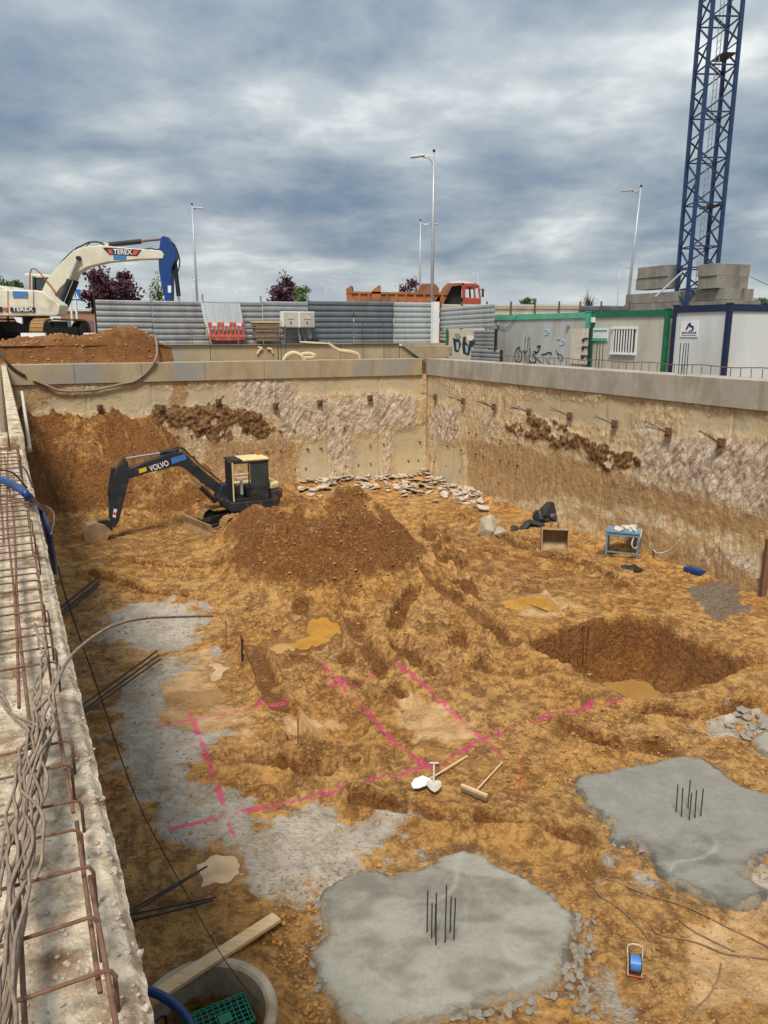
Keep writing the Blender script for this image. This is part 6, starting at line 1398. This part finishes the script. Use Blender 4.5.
# pink survey stand / small pegs
def stick(px, y0, y1, label, mt='rust', r=.012, lean=0., name='marker_peg', cat='peg', cap=None):
    b = GT(px, y1); t = P(px+lean, y0, b.y); return solo(MB().tube([(b.x, b.y, b.z-.05), (t[0], t[1], t[2])], r, 6), name, mt, label, cat)
stick(226, 621, 648, 'thin upright bar at left of the two bars by the pale mud'); stick(242, 639, 657, 'short dark upright peg between the thin bar and the orange puddle', 'black', .022)
stick(298, 718, 744, 'thin upright steel bar beside the pale mud patches'); stick(394, 590, 612, 'thin upright bar at the foot of the mound')
b1, b2_ = GT(519, 793), GT(526, 792); t = P(521, 762, b1.y+.1)
solo(MB().tube([b1, t], .006, 5).tube([b2_, t], .006, 5), 'wire_marker', 'plastic_red', 'thin pinkish bent wire marker right of the broom', 'wire marker')
# cable reel
p = GT(634, 974); r = thing('cable_reel', 'small blue cable reel in an upright tube frame on the soil', 'cable reel', p, R(-12))
W_, D_ = .070, .06
MB().tube(smooth([(-W_, -D_, .02), (-W_, .02, .16), (-W_, .08, .28), (W_, .08, .28), (W_, .02, .16), (W_, -D_, .02)], 3), .006, 6).build('stand_frame', 'white_dirty', r)
MB().tube([(-W_, -D_, .02), (W_, -D_, .02)], .007, 6).tube([(-W_, .1, .02), (W_, .1, .02)], .007, 6).tube([(-W_, -D_, .02), (-W_, .1, .02), (-W_, .02, .16)], .006, 6).tube([(W_, -D_, .02), (W_, .1, .02), (W_, .02, .16)], .006, 6).build('base_frame', 'plastic_red', r)
rl_ = MB().cyl((-.055, -.0, .13), (.055, -.0, .13), .080, 20).build('drum', 'blue_reel', r)
for x_ in (-.062, .055): MB().cyl((x_, 0, .13), (x_+.007, 0, .13), .095, 24).build('flange', 'black', rl_)
def cablep(pts, label, r=.008, m='cable', name='cable'): return solo(MB().tube(smooth([GT(a, b, r*.8+.012) for a, b in pts], 8), r, 5), name, m, label, 'cable', 'cables trailing over the soil', smooth=True)
cablep([(653, 952), (648, 940), (636, 925), (618, 910), (600, 898), (595, 888), (605, 880), (625, 887), (650, 897), (672, 903), (695, 912), (730, 930), (752, 940), (780, 953)], 'long looping brown cable from reel past the dark footing')
cablep([(650, 925), (658, 935), (680, 940), (700, 945), (725, 955), (750, 958), (780, 962)], 'lower brown cable running to the right edge')
cablep([(676, 918), (690, 930), (712, 942), (735, 953)], 'short cable crossing between the two long ones'); cablep([(721, 965), (718, 980), (708, 998), (695, 1010), (682, 1024)], 'curved cable end in the lower right corner')
# rebar bundles sticking out of the left wall foot
def rods(ends, label, r=.014, m='bar_dark'):
    mb_ = MB()
    for (a, b, h0, h1) in ends: mb_.cyl(GT(*a, h0), GT(*b, h1), r, 6)
    return solo(mb_, 'steel_rods', m, label, 'steel rods', 'bundles of rods along the left wall')
rods([((70, 728), (157, 668), .25, .35), ((72, 733), (160, 671), .25, .35), ((72, 736), (162, 674), .25, .33), ((70, 731), (158, 670), .3, .4)], 'bundle of long dark rods pointing out from the left wall at mid height', .018)
rods([((50, 625), (97, 587), .2, .2), ((52, 628), (100, 589), .2, .2), ((52, 632), (100, 592), .2, .2)], 'short dark bundle of rods farther back by the left wall', .03)
rods([((120, 924), (208, 880), .1, .2), ((124, 926), (200, 884), .1, .18)], 'upper pair of black rods near the concrete ring', .013)
rods([((110, 926), (217, 908), .1, .15), ((120, 930), (214, 909), .08, .12), ((130, 928), (200, 912), .1, .1)], 'lower crooked black rods near the concrete ring', .013)
rods([((62, 520), (80, 512), .3, .3), ((60, 545), (100, 520), .2, .3), ((70, 500), (92, 488), .2, .2)], 'thin scattered rods on the dark bank by the left wall', .012)
# scraps on bank
q = random.Random(12)
for i, (px, py, s, lb_) in enumerate([(38, 462, .22, 'white crumpled paper scrap on the dark bank beside the left wall'), (38, 474, .16, 'smaller white scrap below the paper on the bank'), (56, 449, .14, 'tiny pale scrap higher on the bank'), (75, 473, .12, 'tiny pale scrap in the middle of the bank')]):
    p = GT(px, py); m = MB(); m.rock((p.x, p.y, p.z+s*.3), (s*1.4, s, s*.7), i); solo(m, 'paper_scrap', 'white', lb_, 'scrap')
# concrete ring with crates, board
rx, ry = RING; rg = thing('concrete_ring', 'concrete manhole ring sunk in the soil at the bottom of the picture', 'manhole ring', (rx, ry, 0))
MB().lathe([(.60, -1.15), (.60, .10), (.63, .13), (.70, .13), (.72, .10), (.72, -.3), (.60, -.3)], (0, 0, 0), 56).build('ring_shell', 'pipe_concrete', rg, smooth=False)
MB().lathe([(.0, -1.0), (.599, -1.0)], (0, 0, 0), 40).build('ring_floor', 'black', rg)
def crate(cx, cy, cz, rz, label, w=.56, d=.38, h=.28):
    r = thing('plastic_crate', label, 'crate', (cx, cy, cz), rz, 'green crates in the ring')
    m = MB()
    for k in range(9): m.box((-w/2+w*(k+.5)/9, 0, h-.012), (.010, d, .012))
    for k in range(7): m.box((0, -d/2+d*(k+.5)/7, h-.014), (w, .010, .012))
    m.box((.02, -.03, h-.004), (.13, .11, .012)); m.build('grid_bottom', 'crate_green', r)
    for x_, y_, a, b in [(-w/2, 0, .014, d), (w/2, 0, .014, d), (0, -d/2, w, .014), (0, d/2, w, .014)]:
        m = MB(); m.box((x_, y_, h-.03), (a, b, .05)); m.box((x_, y_, .03), (a, b, .05)); m.box((x_, y_, h/2), (a, b, .018))
        for k in range(8):
            t = (k+.5)/8-.5; m.box((x_ if a < b else t*w, y_ if a > b else t*d, h/2), (.014 if a < b else .02, .02 if a < b else .014, h))
        m.build('side_grid', 'crate_green', r)
    return r
crate(rx+.14, ry+.14, -.34, R(28), 'green plastic crate lying upside down on top inside the concrete ring'); crate(rx+.16, ry+.10, -.63, R(22), 'lower green plastic crate under the top one inside the ring')
crate(rx+.12, ry+.08, -.92, R(30), 'lowest green crate at the bottom of the concrete ring')
a, b = Vector(G(140, 1006, .22)), GT(277, 926, .10); b.z += .02
bo_ = MB().bar(a, b, .155, .045); solo(bo_, 'wood_plank', 'wood_new', 'long pale wooden plank lying across the edge of the concrete ring', 'plank', bevel=.004)
m = MB(); m.tube(smooth([(rx-.45, ry-.35, .31), (rx-.38, ry-.1, .20), (rx-.42, ry+.1, -.1)], 5), .014, 6); solo(m, 'cable', 'black', 'black cable hanging over the inner edge of the concrete ring', 'cable')

# ------------------------------------------------------------------ sky, sun, camera
w = bpy.data.worlds.new('World'); bpy.context.scene.world = w; w.use_nodes = True; nt = w.node_tree; N = nt.nodes; L = nt.links; N.clear()
out = N.new('ShaderNodeOutputWorld'); bg = N.new('ShaderNodeBackground'); L.new(bg.outputs[0], out.inputs[0])
SUN_EL, SUN_AZ = R(58), R(192)                        # direction the light comes from, compass-like from +Y clockwise
sky = N.new('ShaderNodeTexSky'); sky.sky_type = 'NISHITA'; sky.sun_disc = False; sky.sun_elevation = SUN_EL; sky.sun_rotation = SUN_AZ; sky.altitude = 700
def vm(op, a, b):
    n = N.new('ShaderNodeVectorMath'); n.operation = op
    for i, v in enumerate((a, b)):
        if isinstance(v, tuple): n.inputs[i].default_value = v
        elif v is not None: L.new(v, n.inputs[i])
    return n.outputs[0]
def mt_(op, a, b=0., c=None):
    n = N.new('ShaderNodeMath'); n.operation = op
    for i, v in enumerate((a, b, c)):
        if v is None: continue
        if isinstance(v, (int, float)): n.inputs[i].default_value = v
        else: L.new(v, n.inputs[i])
    return n.outputs[0]
tc = N.new('ShaderNodeTexCoord'); sx_ = N.new('ShaderNodeSeparateXYZ'); L.new(tc.outputs['Generated'], sx_.inputs[0])
zc1 = mt_('ADD', mt_('MAXIMUM', sx_.outputs[2], 0.), .20)
cx_ = N.new('ShaderNodeCombineXYZ'); L.new(mt_('DIVIDE', sx_.outputs[0], zc1), cx_.inputs[0]); L.new(mt_('DIVIDE', sx_.outputs[1], zc1), cx_.inputs[1])
def nz(s, d, dist, off, sc=(1, 1, 1), rough=.55):
    mp = N.new('ShaderNodeMapping'); mp.inputs['Location'].default_value = off; mp.inputs['Scale'].default_value = sc; L.new(cx_.outputs[0], mp.inputs[0])
    n = N.new('ShaderNodeTexNoise'); n.inputs['Scale'].default_value = s; n.inputs['Detail'].default_value = d; n.inputs['Distortion'].default_value = dist; n.inputs['Roughness'].default_value = rough
    L.new(mp.outputs[0], n.inputs['Vector']); return n.outputs['Fac']
nA = nz(1.5, 9, .15, (3.1, 1.7, 0), (1, .95, 1)); nB = nz(4.2, 9, .1, (8.2, 4.4, 2), (1, 1, 1), .5); nC = nz(.33, 4, .1, (1.5, 9.1, 5))
f = mt_('ADD', mt_('ADD', mt_('MULTIPLY', nA, .64), mt_('MULTIPLY', nB, .17)), mt_('MULTIPLY', nC, .35))
rp = N.new('ShaderNodeValToRGB'); L.new(f, rp.inputs[0]); e = rp.color_ramp.elements
e[0].position = .48; e[0].color = (.14, .205, .32, 1); e[1].position = .72; e[1].color = (.62, .68, .76, 1)
for p_, c_ in [(.535, (.20, .26, .37, 1)), (.59, (.28, .34, .44, 1)), (.655, (.40, .46, .55, 1))]: k = e.new(p_); k.color = c_
mxs = N.new('ShaderNodeMix'); mxs.data_type = 'RGBA'; mxs.inputs['Factor'].default_value = .12
skv = vm('MULTIPLY', sky.outputs[0], (.05, .05, .05)); L.new(rp.outputs[0], mxs.inputs['A']); L.new(skv, mxs.inputs['B'])
# pale strip low on the horizon, and the brighter cloud overhead
hz = N.new('ShaderNodeMapRange'); hz.inputs['From Min'].default_value = .0; hz.inputs['From Max'].default_value = .09; hz.inputs['To Min'].default_value = .75; hz.inputs['To Max'].default_value = 0; L.new(sx_.outputs[2], hz.inputs[0])
mh = N.new('ShaderNodeMix'); mh.data_type = 'RGBA'; L.new(hz.outputs[0], mh.inputs['Factor']); L.new(mxs.outputs['Result'], mh.inputs['A']); mh.inputs['B'].default_value = (.60, .68, .76, 1)
zn = N.new('ShaderNodeMapRange'); zn.inputs['From Min'].default_value = .05; zn.inputs['From Max'].default_value = .95; zn.inputs['To Min'].default_value = 1.0; zn.inputs['To Max'].default_value = 1.8; L.new(sx_.outputs[2], zn.inputs[0])
zv = N.new('ShaderNodeCombineXYZ')
for i in range(3): L.new(mt_('MULTIPLY', zn.outputs[0], (1.05, 1.0, .88)[i]), zv.inputs[i])
wsv = vm('MULTIPLY', mh.outputs['Result'], zv.outputs[0]); L.new(wsv, bg.inputs[0]); bg.inputs[1].default_value = 1.0
sd = bpy.data.lights.new('sun', 'SUN'); sd.energy = 3.4; sd.angle = R(15); sd.color = (1, .94, .85); so = bpy.data.objects.new('sun', sd); C.objects.link(so)
dv = Vector((math.sin(SUN_AZ)*math.cos(SUN_EL), math.cos(SUN_AZ)*math.cos(SUN_EL), math.sin(SUN_EL))); so.rotation_euler = dv.to_track_quat('Z', 'Y').to_euler()
cd = bpy.data.cameras.new('camera'); cd.sensor_fit = 'VERTICAL'; cd.sensor_height = 24; cd.lens = 24*F/1024; cd.clip_start = .05; cd.clip_end = 5000
co = bpy.data.objects.new('camera', cd); C.objects.link(co); co.location = (0, 0, H0); co.rotation_euler = (math.pi/2-PITCH, 0, 0); bpy.context.scene.camera = co
sc = bpy.context.scene; sc.view_settings.view_transform = 'Standard'; sc.view_settings.look = 'None'; sc.view_settings.exposure = 0.30; sc.view_settings.gamma = 1.0
sc.render.engine = 'CYCLES'; sc.render.resolution_x = 768; sc.render.resolution_y = 1024
